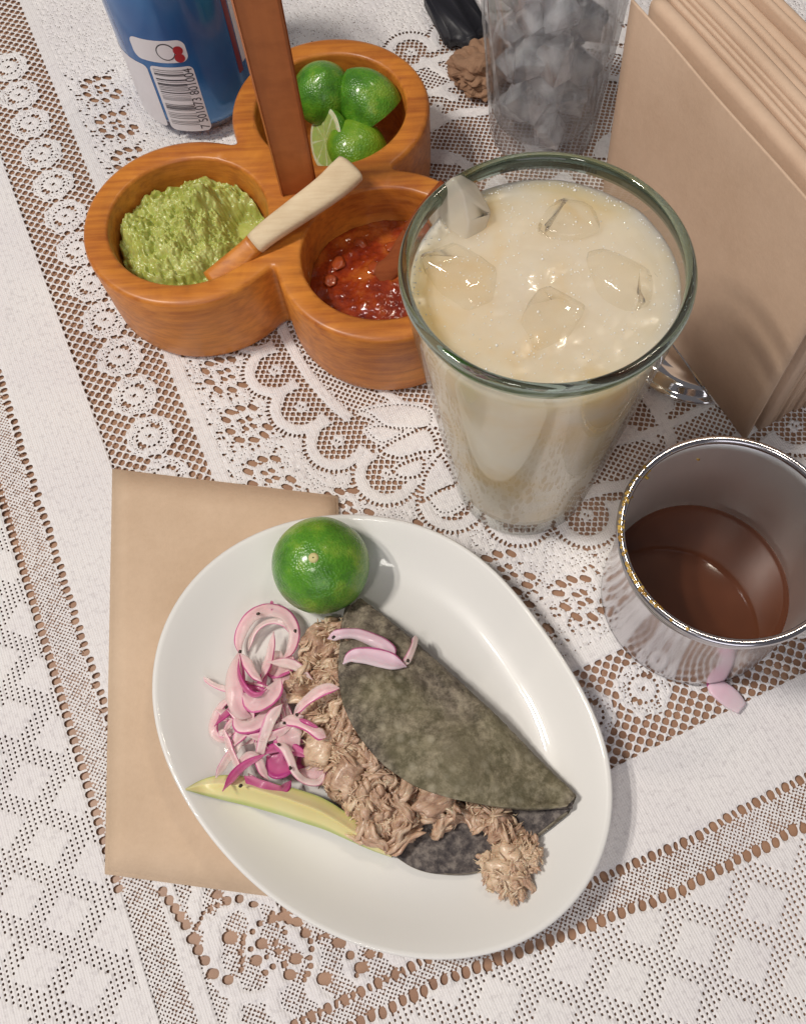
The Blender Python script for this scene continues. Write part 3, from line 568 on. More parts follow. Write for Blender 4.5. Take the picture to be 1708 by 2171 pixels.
# ------------------------------------------------------------------ plate
def build_plate():
    r = empty('dinner_plate', 'oval white glazed plate holding the taco, pickled onion and avocado', 'plate')
    th = np.linspace(0, 2 * PI, 145)[:-1]; R = plate_r(th)
    prof = PROF[1:-1] + [(0.99, 17.75), (1.0, 17.3), (1.0, 16.4), (0.985, 15.6), (0.93, 12.6), (0.86, 9.0), (0.79, 5.4), (0.72, 3.4), (0.64, 2.6)]
    rs = [[(0.001 * (PC[0] + k * rr * math.cos(t_)), 0.001 * (PC[1] + k * rr * math.sin(t_)), z / 1000) for t_, rr in zip(th, R)] for k, z in prof]
    v, f = rings(rs, True, True); link('plate_dish', mesh('plate_dish', v, f, M['ceramic'], fix=True), r)
    prof = [(0.645, 3.0), (0.64, 1.35), (0.63, 1.1), (0.60, 1.1), (0.59, 1.4), (0.585, 3.0)]
    rs = [[(0.001 * (PC[0] + k * rr * math.cos(t_)), 0.001 * (PC[1] + k * rr * math.sin(t_)), z / 1000) for t_, rr in zip(th, R)] for k, z in prof]
    v, f = rings(rs); link('foot_ring', mesh('foot_ring', v, f, M['ceramic'], fix=True), r)
build_plate()

# ------------------------------------------------------------------ wooden three-cup salsa caddy
BH, RIN, ROUT = 0.044, 0.0363, 0.0478
def build_caddy():
    r = empty('salsa_caddy', 'orange-brown carved wooden caddy of three joined round cups with an upright handle', 'caddy')
    n = 360; th = np.arange(n) * 2 * PI / n; ro = np.zeros(n)
    for (x, y) in CUPS:
        dx, dy = x - CADDY[0], y - CADDY[1]; b = dx * np.cos(th) + dy * np.sin(th); c = dx * dx + dy * dy - ROUT * ROUT
        D = b * b - c; ro = np.maximum(ro, np.where((D > 0) & (b > 0), b + np.sqrt(np.maximum(D, 0)), 0))
    ro = np.maximum(ro, 0.036)
    k = np.exp(-0.5 * (np.arange(-9, 10) / 2.3) ** 2); k /= k.sum()
    ro = sum(kk * np.roll(ro, s) for kk, s in zip(k, range(-9, 10)))
    P = np.column_stack([CADDY[0] + ro * np.cos(th), CADDY[1] + ro * np.sin(th)])
    T = np.roll(P, -1, 0) - np.roll(P, 1, 0); T /= np.hypot(*T.T)[:, None]; N = np.column_stack([-T[:, 1], T[:, 0]])     # inward
    prof = [(0.0022, BH), (0.0007, BH - 0.0006), (0.0, BH - 0.0022), (0.0002, 0.03), (0.0006, 0.012), (0.0010, 0.004), (0.0020, 0.0012), (0.0036, 0.0001)]
    V = []; Fc = []
    for ins, z in prof:
        Q = P + N * ins; V += [(q[0], q[1], z) for q in Q]
    for i in range(len(prof) - 1):
        for j in range(n): Fc.append((i * n + j, (i + 1) * n + j, (i + 1) * n + (j + 1) % n, i * n + (j + 1) % n))
    Fc.append(tuple(len(V) - n + j for j in range(n)))
    # top face with three openings
    m = 96; loops = []; co = [Vector((V[j][0], V[j][1])) for j in range(n)]; ed = [(j, (j + 1) % n) for j in range(n)]
    for (x, y) in CUPS:
        s = len(co); co += [Vector((x + (RIN + 0.0016) * math.cos(2 * PI * j / m), y + (RIN + 0.0016) * math.sin(2 * PI * j / m))) for j in range(m)]; ed += [(s + j, s + (j + 1) % m) for j in range(m)]
    rv, re, rf, ov, oe, of = delaunay_2d_cdt(co, ed, [], 1, 1e-7)
    base = len(V); mp = []
    for i, v in enumerate(rv): V.append((v.x, v.y, BH)); mp.append(base + i)
    for f in rf:
        c = sum((rv[i] for i in f), Vector((0, 0))) / len(f)
        if any((c - Vector(q)).length < RIN + 0.0015 for q in CUPS): continue
        Fc.append(tuple(mp[i] for i in f))
    for (x, y) in CUPS:
        pr = [(RIN + 0.0016, BH), (RIN + 0.0005, BH - 0.0005), (RIN, BH - 0.0018), (RIN - 0.0004, 0.030), (RIN - 0.0014, 0.017), (RIN - 0.005, 0.0105), (RIN - 0.012, 0.008), (0.012, 0.0075), (0.0002, 0.0075)]
        s = len(V)
        for rr, z in pr: V += [(x + rr * math.cos(2 * PI * j / m), y + rr * math.sin(2 * PI * j / m), z) for j in range(m)]
        for i in range(len(pr) - 1):
            for j in range(m): Fc.append((s + i * m + j, s + i * m + (j + 1) % m, s + (i + 1) * m + (j + 1) % m, s + (i + 1) * m + j))
        Fc.append(tuple(s + (len(pr) - 1) * m + j for j in range(m)))
    me = mesh('cup_block', V, Fc, M['stained_wood'])
    bm = bmesh.new(); bm.from_mesh(me); bmesh.ops.remove_doubles(bm, verts=bm.verts, dist=2e-5); bmesh.ops.recalc_face_normals(bm, faces=bm.faces)
    for f in bm.faces: f.smooth = True
    for e in bm.edges:
        if len(e.link_faces) == 2 and e.calc_face_angle(0) > 0.9: e.smooth = False
    bm.to_mesh(me); bm.free(); link('cup_block', me, r)
    # handle: a flat strip of wood, slightly wider upwards
    hv = []; W_, T_ = 0.0165, 0.0068; a = math.radians(2)
    hp = []
    for z in (0.0430, 0.07, 0.11, 0.16, 0.186, 0.1915, 0.193):
        k = 1.0 + 0.10 * (z - 0.044) / 0.15; e = 1 if z < 0.19 else (0.9 if z < 0.192 else 0.72)
        w, t_, c_ = W_ / 2 * k * e, T_ / 2 * e, 0.0009; ring = []
        for (sx, sy) in ((-1, -1), (1, -1), (1, 1), (-1, 1)):
            for (ux, uy) in (((c_, 0), (0, c_)) if sx * sy > 0 else ((0, c_), (c_, 0))):
                ring.append((sx * (w - ux), sy * (t_ - uy)))
        hp.append([(CADDY[0] - 0.0005 + math.cos(a) * p[0] - math.sin(a) * p[1], CADDY[1] + math.sin(a) * p[0] + math.cos(a) * p[1], z) for p in ring])
    v, f = rings(hp, True, True); link('handle', mesh('handle', v, f, M['handle_wood'], smooth=False, fix=True), r)
build_caddy()
CUP_LIME, CUP_GREEN, CUP_RED = CUPS

# ------------------------------------------------------------------ salsas
def disc_field(name, c, R, zf, m, nr=60, na=160, parent=None, floor=0.012):
    V = [(c[0], c[1], zf(0, 0))]; Fc = []
    for i in range(1, nr + 1):
        rr = R * (i / nr)
        for j in range(na):
            x, y = rr * math.cos(2 * PI * j / na), rr * math.sin(2 * PI * j / na); V.append((c[0] + x, c[1] + y, zf(x, y)))
    for j in range(na): Fc.append((0, 1 + j, 1 + (j + 1) % na))
    for i in range(nr - 1):
        for j in range(na): Fc.append((1 + i * na + j, 1 + (i + 1) * na + j, 1 + (i + 1) * na + (j + 1) % na, 1 + i * na + (j + 1) % na))
    s = 1 + (nr - 1) * na; b = len(V); V += [(V[s + j][0], V[s + j][1], floor) for j in range(na)]
    for j in range(na): Fc.append((s + j, b + j, b + (j + 1) % na, s + (j + 1) % na))
    return link(name, mesh(name, V, Fc, m), parent)
def worley(x, y, z, s):
    return noise.voronoi(Vector((x * s, y * s, z * s)))[0][0]
def dome(x, y, z, s): return max(0.0, 1 - (worley(x + 0.0012 * noise.noise(Vector((x * 300, y * 300, z))), y + 0.0012 * noise.noise(Vector((x * 300, y * 300, z + 5))), z, s) * 1.25) ** 2)
def zgreen(x, y):
    e = math.hypot(x, y) / 0.0355
    h = 0.029 + 0.0085 * max(0, 1 - ((x + 0.010) ** 2 + (y - 0.002) ** 2) / 0.028 ** 2) ** 0.7
    ridge = math.exp(-((x - 0.004) ** 2 + (y - 0.020) ** 2) / 0.012 ** 2); h += 0.0085 * ridge
    pit = math.exp(-(((x - 0.023) / 0.011) ** 2 + ((y - 0.012) / 0.012) ** 2)); h -= 0.013 * pit
    juice = math.exp(-((x - 0.016) ** 2 + (y + 0.020) ** 2) / 0.014 ** 2)
    rough = 1 - 0.85 * juice
    h += rough * (0.0038 * (dome(x, y, 0.3, 120) - 0.45) + 0.0030 * (dome(x, y, 2.3, 270) - 0.45) + 0.0014 * dome(x, y, 5.1, 800) + 0.0036 * fbm(x * 60, y * 60, 1.0, 3) + 0.0008 * fbm(x * 700, y * 700, 2, 2))
    return max(h, 0.0205) if e < 0.97 else h - 0.004
o = disc_field('green_salsa', CUP_GREEN, 0.0354, zgreen, M['green_salsa'], 110, 260); tag(o, 'chunky mashed green salsa heaped in the left wooden cup', 'salsa')
def zred(x, y):
    h = 0.0235 + 0.0018 * fbm(x * 40, y * 40, 4.0, 4) + 0.0020 * max(0, 0.40 - worley(x, y, 1.3, 120)) + 0.0012 * max(0, 0.45 - worley(x, y, 5.3, 330)) * 1.2
    h += 0.004 * math.exp(-((x - 0.002) ** 2 + (y + 0.006) ** 2) / 0.022 ** 2)
    return h
o = disc_field('red_salsa', CUP_RED, 0.0353, zred, M['red_salsa'], 90, 220); tag(o, 'glossy dark red salsa filling the front wooden cup', 'salsa')
def lump(name, m, s, seed, sub=2, parent=None, loc=(0, 0, 0), amp=0.35, fr=1.3, rot=None):
    bm = bmesh.new(); bmesh.ops.create_icosphere(bm, subdivisions=sub, radius=1)
    for v in bm.verts:
        d = 1 + amp * noise.fractal(v.co * fr + Vector((seed * 7.1, seed * 3.3, seed)), 1.0, 2.0, 3)
        v.co = Vector((v.co.x * s[0], v.co.y * s[1], v.co.z * s[2])) * d
    me = bpy.data.meshes.new(name); bm.to_mesh(me); bm.free(); me.materials.append(m); me.polygons.foreach_set('use_smooth', [True] * len(me.polygons))
    o = link(name, me, parent); o.location = loc
    if rot: o.rotation_euler = rot
    return o
rc = [(0.004, 0.0165), (-0.022, 0.010), (-0.026, 0.0005), (0.016, 0.024), (0.020, 0.015), (-0.012, 0.022), (0.012, -0.020), (-0.005, 0.004), (0.018, -0.004)]
rlab = ['orange-red tomato bit near the back of the red salsa', 'small tomato bit at the left edge of the red salsa, upper one', 'small tomato bit at the left edge of the red salsa, lower one', 'large tomato piece by the spoon in the red salsa', 'tomato piece half under the wooden spoon in the red salsa', 'tomato bit at the back left wall of the red salsa cup', 'tomato bit near the front right of the red salsa', 'tomato bit in the middle of the red salsa', 'tomato bit below the spoon tip in the red salsa']
for k, (x, y) in enumerate(rc):
    s = 0.0028 if k not in (3, 4) else 0.0048
    o = lump('tomato_piece', M['tomato_chunk'], (s * 1.3, s, s * 0.40), k, 3, None, (CUP_RED[0] + x, CUP_RED[1] + y, zred(x, y) + s * 0.25), 0.4, 1.3, (0, 0, k * 1.1)); tag(o, rlab[k], 'tomato piece', 'tomato pieces in the red salsa')

# ------------------------------------------------------------------ spoons
def spoon(name, label, path, wid, thk, m, upv, tipm=None, split=None, pw=0.75):
    r = empty(name, label, 'spoon')
    pts = spline(path, 44)
    if split is None: split = 1.0
    k = int(split * 43)
    def part(nm, a, b, mm):
        seg = pts[a:b + 1]; u0, u1 = a / 43, b / 43
        v, f, uv = sweep(seg, lambda t: wid(u0 + (u1 - u0) * t), lambda t: thk(u0 + (u1 - u0) * t), upv, 16, pw)
        link(nm, mesh(nm, v, f, mm, uv=uv, fix=True), r)
    if tipm: part('spoon_bowl', 0, k, tipm); part('handle', k, 43, m)
    else: part('handle', 0, 43, m)
    return r
zs = 0.0
sp = [at(455, 602, 0.034), at(505, 553, 0.0415), at(560, 500, 0.049), at(625, 452, 0.0525), at(690, 405, 0.056), at(728, 372, 0.058), at(748, 352, 0.059)]
def w_sp(t): return 0.0046 + 0.0026 * min(1, max(0, (t - 0.25) / 0.55)) + 0.0022 * max(0, 0.25 - t) / 0.25 if t < 0.95 else 0.0072 * (1 - ((t - 0.95) / 0.05) ** 2 * 0.38)
def t_sp(t): return 0.0036 if t < 0.93 else 0.0036 * (1 - ((t - 0.93) / 0.07) ** 2 * 0.5)
spoon('wooden_spoon', 'pale raw wooden spoon leaning out of the green salsa across the cup rim', sp, w_sp, t_sp, M['pale_wood'], (0.20, -0.30, 1), M['stained_wood'], 0.30, 0.62)
sp = [at(800, 590, 0.026), at(835, 560, 0.029), at(858, 515, 0.033), at(884, 470, 0.041), at(915, 430, 0.049), at(945, 395, 0.056)]
spoon('wooden_spoon', 'dark wet wooden spoon sunk in the red salsa behind the tall drink', sp, lambda t: 0.0062 - 0.0025 * min(1, t / 0.5) if t > 0.1 else 0.0035 + 0.027 * t, lambda t: 0.0022, M['dark_wood'], (-0.4, -0.5, 1), M['dark_wood'], 0.5)

# ------------------------------------------------------------------ limes
def half_lime(name, label, c, r, rot, mp='lime_peel', cut=0.0, stretch=1.0, scar=False, group=None, wedge=None):
    """dome of peel along local +Z, cut face at local z = -cut*r"""
    root = empty(name, label, 'lime', group); na, nr_ = 56, 22; rs = []
    a1 = PI / 2 + math.asin(min(0.98, max(-0.98, cut)))
    for i in range(nr_ + 1):
        g = a1 * i / nr_; z = math.cos(g) * r * stretch
        if stretch > 1.0 and g < 0.6: z += r * 0.12 * (1 - g / 0.6) ** 1.5
        rs.append([(max(1e-5, math.sin(g)) * r * math.cos(2 * PI * j / na) * (1 + 0.030 * noise.noise(Vector((math.cos(2 * PI * j / na) * 1.6, math.sin(2 * PI * j / na) * 1.6, g * 1.6 + r * 999)))), max(1e-5, math.sin(g)) * r * math.sin(2 * PI * j / na), z) for j in range(na)])
    rim = rs[-1]; zc = rim[0][2]; rr = math.hypot(rim[0][0], rim[0][1])
    v, f = rings(rs); p = link('peel', mesh('peel', v, f, M[mp], fix=True), root)
    # flesh disc
    fv = [(0, 0, zc - 0.0004)]; uv = [(0.0, 0.0)]; ff = []
    K = 12
    for i in range(1, K + 1):
        for j in range(na):
            q = i / K; fv.append((rim[j][0] * q * 0.999, rim[j][1] * q * 0.999, zc + (0.0 if q == 1 else -0.0004 + 0.0005 * noise.noise(Vector((rim[j][0] * q * 500, rim[j][1] * q * 500, 1)))))); uv.append((q, j / na))
    for j in range(na): ff.append((0, 1 + (j + 1) % na, 1 + j))
    for i in range(K - 1):
        for j in range(na): ff.append((1 + i * na + j, 1 + i * na + (j + 1) % na, 1 + (i + 1) * na + (j + 1) % na, 1 + (i + 1) * na + j))
    link('flesh', mesh('flesh', fv, ff, M['lime_flesh'], uv=uv, fix=False), root)
    if scar:
        pr = [(0.0003, 0.0011), (0.0010, 0.0012), (0.0017, 0.0009), (0.0021, 0.0002), (0.0022, -0.0008)]
        s_ = lathe('stem_scar', [(a, b + r * stretch - 0.0004) for a, b in pr], M['stem_scar'], 20, (0, 0, 0), root)
    root.location = c; root.rotation_euler = rot
    return root
lp = at(678, 1195, 0.0225)
half_lime('lime_half', 'bright green lime half with a pale stem scar, cut side down on the plate', (lp.x, lp.y, 0.0205), 0.0198, (math.radians(10), math.radians(-6), 0.5), 'lime_peel', 0.62, 0.93, True)
def lc(px, py, z): return at(px, py, z)
half_lime('lime_half', 'round lime half standing dome up beside the caddy handle, backmost in the cup', lc(686, 200, 0.036), 0.0152, (math.radians(14), math.radians(8), 0.2), 'lime_peel', 0.55, 1.02, False, 'lime pieces in the back wooden cup')
half_lime('lime_half', 'pointed lime half leaning on the right wall of the back wooden cup', lc(788, 226, 0.034), 0.0150, (math.radians(-32), math.radians(-26), 0.3), 'lime_peel', 0.25, 1.25, False, 'lime pieces in the back wooden cup')
half_lime('lime_half', 'lime half showing its pale cut face beside the caddy handle', lc(690, 296, 0.027), 0.0150, tuple(Vector((0.75, 0.35, -0.42)).to_track_quat('Z', 'Y').to_euler()), 'lime_peel', 0.0, 0.8, False, 'lime pieces in the back wooden cup')
half_lime('lime_half', 'yellowish lime piece lying lowest at the front of the back wooden cup', lc(757, 318, 0.025), 0.0152, (math.radians(18), math.radians(14), 0.3), 'bright_lime_peel', 0.0, 0.85, False, 'lime pieces in the back wooden cup')

# ------------------------------------------------------------------ tall glass of milky iced drink
GX, GY, GH, GR, GB = 0.03523, 0.18182, 0.1467, 0.0450, 0.0289
def g_out(z): return GB + (GR - GB) * (z / GH) ** 0.93
def build_glass():
    r = empty('drinking_glass', 'tall tapered clear pint glass with thick greenish rim holding the milky iced drink', 'glass', None, (GX, GY, 0))
    zt = GH - 0.0016
    out = [(0.0002, 0.0012), (GB - 0.010, 0.0010), (GB - 0.004, 0.0004), (GB - 0.0012, 0.0006), (GB, 0.002), (g_out(0.006), 0.006)] + [(g_out(z), z) for z in np.linspace(0.012, zt - 0.004, 14)]
    wall = 0.0021
    inn = [(g_out(z) - wall, z) for z in np.linspace(zt - 0.004, 0.014, 14)] + [(g_out(0.010) - 0.0045, 0.0098), (GB - 0.010, 0.0085), (0.0002, 0.0082)]
    lipo, lipi = out[-1], inn[0]
    rc_ = (lipo[0] + lipi[0]) / 2; lip = []
    for k in range(1, 12):
        g = -0.35 + (PI + 0.7) * k / 12; lip.append((rc_ + 0.0001 + 0.00175 * math.cos(g), GH - 0.0022 + 0.0021 * math.sin(g)))
    prof = out + lip + inn
    mi = [0] * (len(prof) - 1)
    for i in range(len(out) - 1, len(out) + len(lip)): mi[i] = 1
    lathe('glass_body', prof, [M['clear_glass'], M['rim_glass']], 128, (0, 0, 0), r, mi=mi)
build_glass()
LIQ = 0.1355
def rin(z): return g_out(z) - 0.0021 + 0.00025
def zmilk(x, y):
    rr = math.hypot(x, y)
    h = LIQ + 0.0008 * fbm(x * 50, y * 50, 9.0, 3) + 0.00012 * fbm(x * 260, y * 260, 3.0, 3)
    h -= 0.0016 * math.exp(-((x + 0.004) ** 2 + (y + 0.003) ** 2) / 0.009 ** 2)
    return h + 0.0007 * max(0, (rr - 0.037) / 0.003)
def build_drink():
    na, nr_ = 160, 70; R = rin(LIQ); V = [(0, 0, zmilk(0, 0))]; Fc = []
    for i in range(1, nr_ + 1):
        for j in range(na):
            x, y = R * i / nr_ * math.cos(2 * PI * j / na), R * i / nr_ * math.sin(2 * PI * j / na); V.append((x, y, zmilk(x, y)))
    for j in range(na): Fc.append((0, 1 + j, 1 + (j + 1) % na))
    for i in range(nr_ - 1):
        for j in range(na): Fc.append((1 + i * na + j, 1 + (i + 1) * na + j, 1 + (i + 1) * na + (j + 1) % na, 1 + i * na + (j + 1) % na))
    s = 1 + (nr_ - 1) * na
    zs_ = [0.13, 0.11, 0.085, 0.06, 0.035, 0.018, 0.0125]; rad = [rin(z) for z in zs_] + [GB - 0.005, GB - 0.010, 0.0002]; zs_ = zs_ + [0.0094, 0.0081, 0.0079]
    for rr, z in zip(rad, zs_):
        b = len(V); V += [(rr * math.cos(2 * PI * j / na), rr * math.sin(2 * PI * j / na), z) for j in range(na)]
        for j in range(na): Fc.append((s + j, b + j, b + (j + 1) % na, s + (j + 1) % na))
        s = b
    o = link('milky_drink', mesh('milky_drink', V, Fc, M['drink'], fix=True)); o.location = (GX, GY, 0); tag(o, 'cream coloured milky iced drink filling the tall glass', 'drink')
build_drink()
def ice(name, m, loc, size, rot, seed, lab=None, cat='ice cube', group=None, cut=8, parent=None, rnd=0.16):
    """rounded, chipped block: a cube cut by random planes and softened"""
    rn = random.Random(seed); bm = bmesh.new(); bmesh.ops.create_cube(bm, size=1.6)
    for k in range(cut):
        n_ = Vector((rn.uniform(-1, 1), rn.uniform(-1, 1), rn.uniform(-1, 1))).normalized()
        res = bmesh.ops.bisect_plane(bm, geom=bm.verts[:] + bm.edges[:] + bm.faces[:], plane_co=n_ * rn.uniform(0.68, 0.92), plane_no=n_, clear_outer=True)
        es = [e for e in bm.edges if e.is_boundary]
        if es: bmesh.ops.holes_fill(bm, edges=es)
    bmesh.ops.remove_doubles(bm, verts=bm.verts, dist=0.04)
    bmesh.ops.bevel(bm, geom=bm.edges[:], offset=rnd, segments=2, affect='EDGES', profile=0.6)
    bmesh.ops.triangulate(bm, faces=bm.faces[:]); bmesh.ops.recalc_face_normals(bm, faces=bm.faces)
    for v in bm.verts:
        v.co += v.co.normalized() * 0.05 * noise.noise(v.co * 2.2 + Vector((seed, 0, 0)))
        v.co = Vector((v.co.x * size[0], v.co.y * size[1], v.co.z * size[2]))
    me = bpy.data.meshes.new(name); bm.to_mesh(me); bm.free(); me.materials.append(m); me.polygons.foreach_set('use_smooth', [True] * len(me.polygons))
    o = link(name, me, parent); o.location = loc; o.rotation_euler = rot
    if lab: tag(o, lab, cat, group)
    return o
gi = 'ice cubes floating in the milky drink'
ice('ice_cube', M['frosty_ice'], at(975, 455, 0.1358), (0.0075, 0.0120, 0.0115), (0.55, 0.5, 0.9), 3, 'pointed ice chunk standing above the milky drink at its back left edge', group=gi, rnd=0.12)
ice('ice_cube', M['milk_ice'], at(1195, 475, 0.1345), (0.0125, 0.0095, 0.0055), (0.12, -0.06, 0.2), 11, 'rounded barrel-shaped ice cube at the back middle of the milky drink', group=gi, rnd=0.26)
ice('ice_cube', M['milk_ice'], at(985, 590, 0.1345), (0.0125, 0.0150, 0.0066), (0.16, 0.12, 0.5), 17, 'broad ice slab at the left of the milky drink below the pointed chunk', group=gi, rnd=0.14)
ice('ice_cube', M['milk_ice'], at(1325, 600, 0.1338), (0.0125, 0.0150, 0.0062), (-0.1, 0.1, 0.2), 23, 'large smooth ice cube near the right wall of the milky drink', group=gi, rnd=0.2)
ice('ice_cube', M['milk_ice'], at(1160, 690, 0.1338), (0.0130, 0.0100, 0.0058), (0.08, -0.08, 1.0), 31, 'low clear ice cube at the front middle of the milky drink', group=gi, rnd=0.18)
# bubbles on the drink: far too many to count
def build_bubbles():
    rn = random.Random(5); V = []; Fc = []
    bm = bmesh.new(); bmesh.ops.create_icosphere(bm, subdivisions=1, radius=1); bv = [v.co.copy() for v in bm.verts]; bf = [[v.index for v in f.verts] for f in bm.faces]; bm.free()
    R = rin(LIQ) * 0.985
    for k in range(700):
        a = rn.uniform(0, 2 * PI); q = R * math.sqrt(rn.random()) if k % 4 else R * rn.uniform(0.95, 1)
        x, y = q * math.cos(a), q * math.sin(a); s = rn.uniform(0.00014, 0.00030) * (1.8 if rn.random() < 0.06 else 1); b = len(V); z = zmilk(x, y)
        V += [(GX + x + s * c.x, GY + y + s * c.y, z + s * (c.z + 0.3)) for c in bv]; Fc += [tuple(b + i for i in f) for f in bf]
    o = link('foam_bubbles', mesh('foam_bubbles', V, Fc, M['bubble'])); tag(o, 'tiny bubbles scattered over the surface of the milky drink', 'bubbles', kind='stuff')
simple('bubble', (0.95, 0.92, 0.86), 0.12, coat=1.0)
build_bubbles()

# ------------------------------------------------------------------ water glass with ice
WX, WY, WH = 0.063, 0.3865, 0.128
def w_out(z): return 0.0272 + 0.072 * z
def build_water():
    r = empty('water_glass', 'clear tumbler with slanting grooves, filled with ice water', 'glass', None, (WX, WY, 0))
    def wob(a, z):
        return 1 + 0.024 * math.sin(16 * a + z * 95) * min(1, max(0, (z - 0.010) / 0.02)) 
    out = [(0.0002, 0.0012), (0.0215, 0.0010), (0.0250, 0.0004), (0.0266, 0.0012), (0.0272, 0.003)] + [(w_out(z), z) for z in np.linspace(0.006, WH - 0.001, 34)]
    n_o = len(out); inn = [(w_out(WH) - 0.0012, WH)] + [(w_out(z) - 0.0022, z) for z in np.linspace(WH - 0.001, 0.016, 20)] + [(w_out(0.01) - 0.0050, 0.0118), (0.016, 0.0104), (0.0002, 0.0100)]
    prof = out + inn; V = []; Fc = []; seg = 160
    for i, (rr, z) in enumerate(prof):
        for j in range(seg):
            a = 2 * PI * j / seg; q = rr * (wob(a, z) if i < n_o else 1); V.append((q * math.cos(a), q * math.sin(a), z))
    for i in range(len(prof) - 1):
        for j in range(seg): Fc.append((i * seg + j, i * seg + (j + 1) % seg, (i + 1) * seg + (j + 1) % seg, (i + 1) * seg + j))
    link('glass_body', mesh('glass_body', V, Fc, M['grooved_glass'], fix=True), r)
    lathe_p = [(0.0002, 0.0106), (0.0155, 0.0109), (w_out(0.012) - 0.0056, 0.0122)] + [(w_out(z) - 0.00245, z) for z in np.linspace(0.017, 0.118, 14)] + [(0.0002, 0.1180)]
    o = lathe('ice_water', lathe_p, M['water'], 96, (WX, WY, 0)); tag(o, 'clear water around the ice in the grooved tumbler', 'water')
build_water()
rn = random.Random(21); gi = 'ice chunks in the water glass'
for k in range(44):
    lay = k // 5; z = 0.0195 + lay * 0.0112; a = k * 1.5708 + lay * 0.8; q = (0.0150 + 0.0007 * lay) if k % 5 else 0.002
    s = rn.uniform(0.0074, 0.0092) * (1 + 0.02 * lay)
    ice('ice_chunk', M['ice'], (WX + q * math.cos(a), WY + q * math.sin(a), z + rn.uniform(-0.004, 0.004)), (s * rn.uniform(0.8, 1.3), s * rn.uniform(0.8, 1.2), s), (rn.uniform(0, 3), rn.uniform(0, 3), rn.uniform(0, 3)), 40 + k, 'irregular clear ice chunk packed inside the grooved water tumbler', 'ice', gi, 7, None, 0.035)

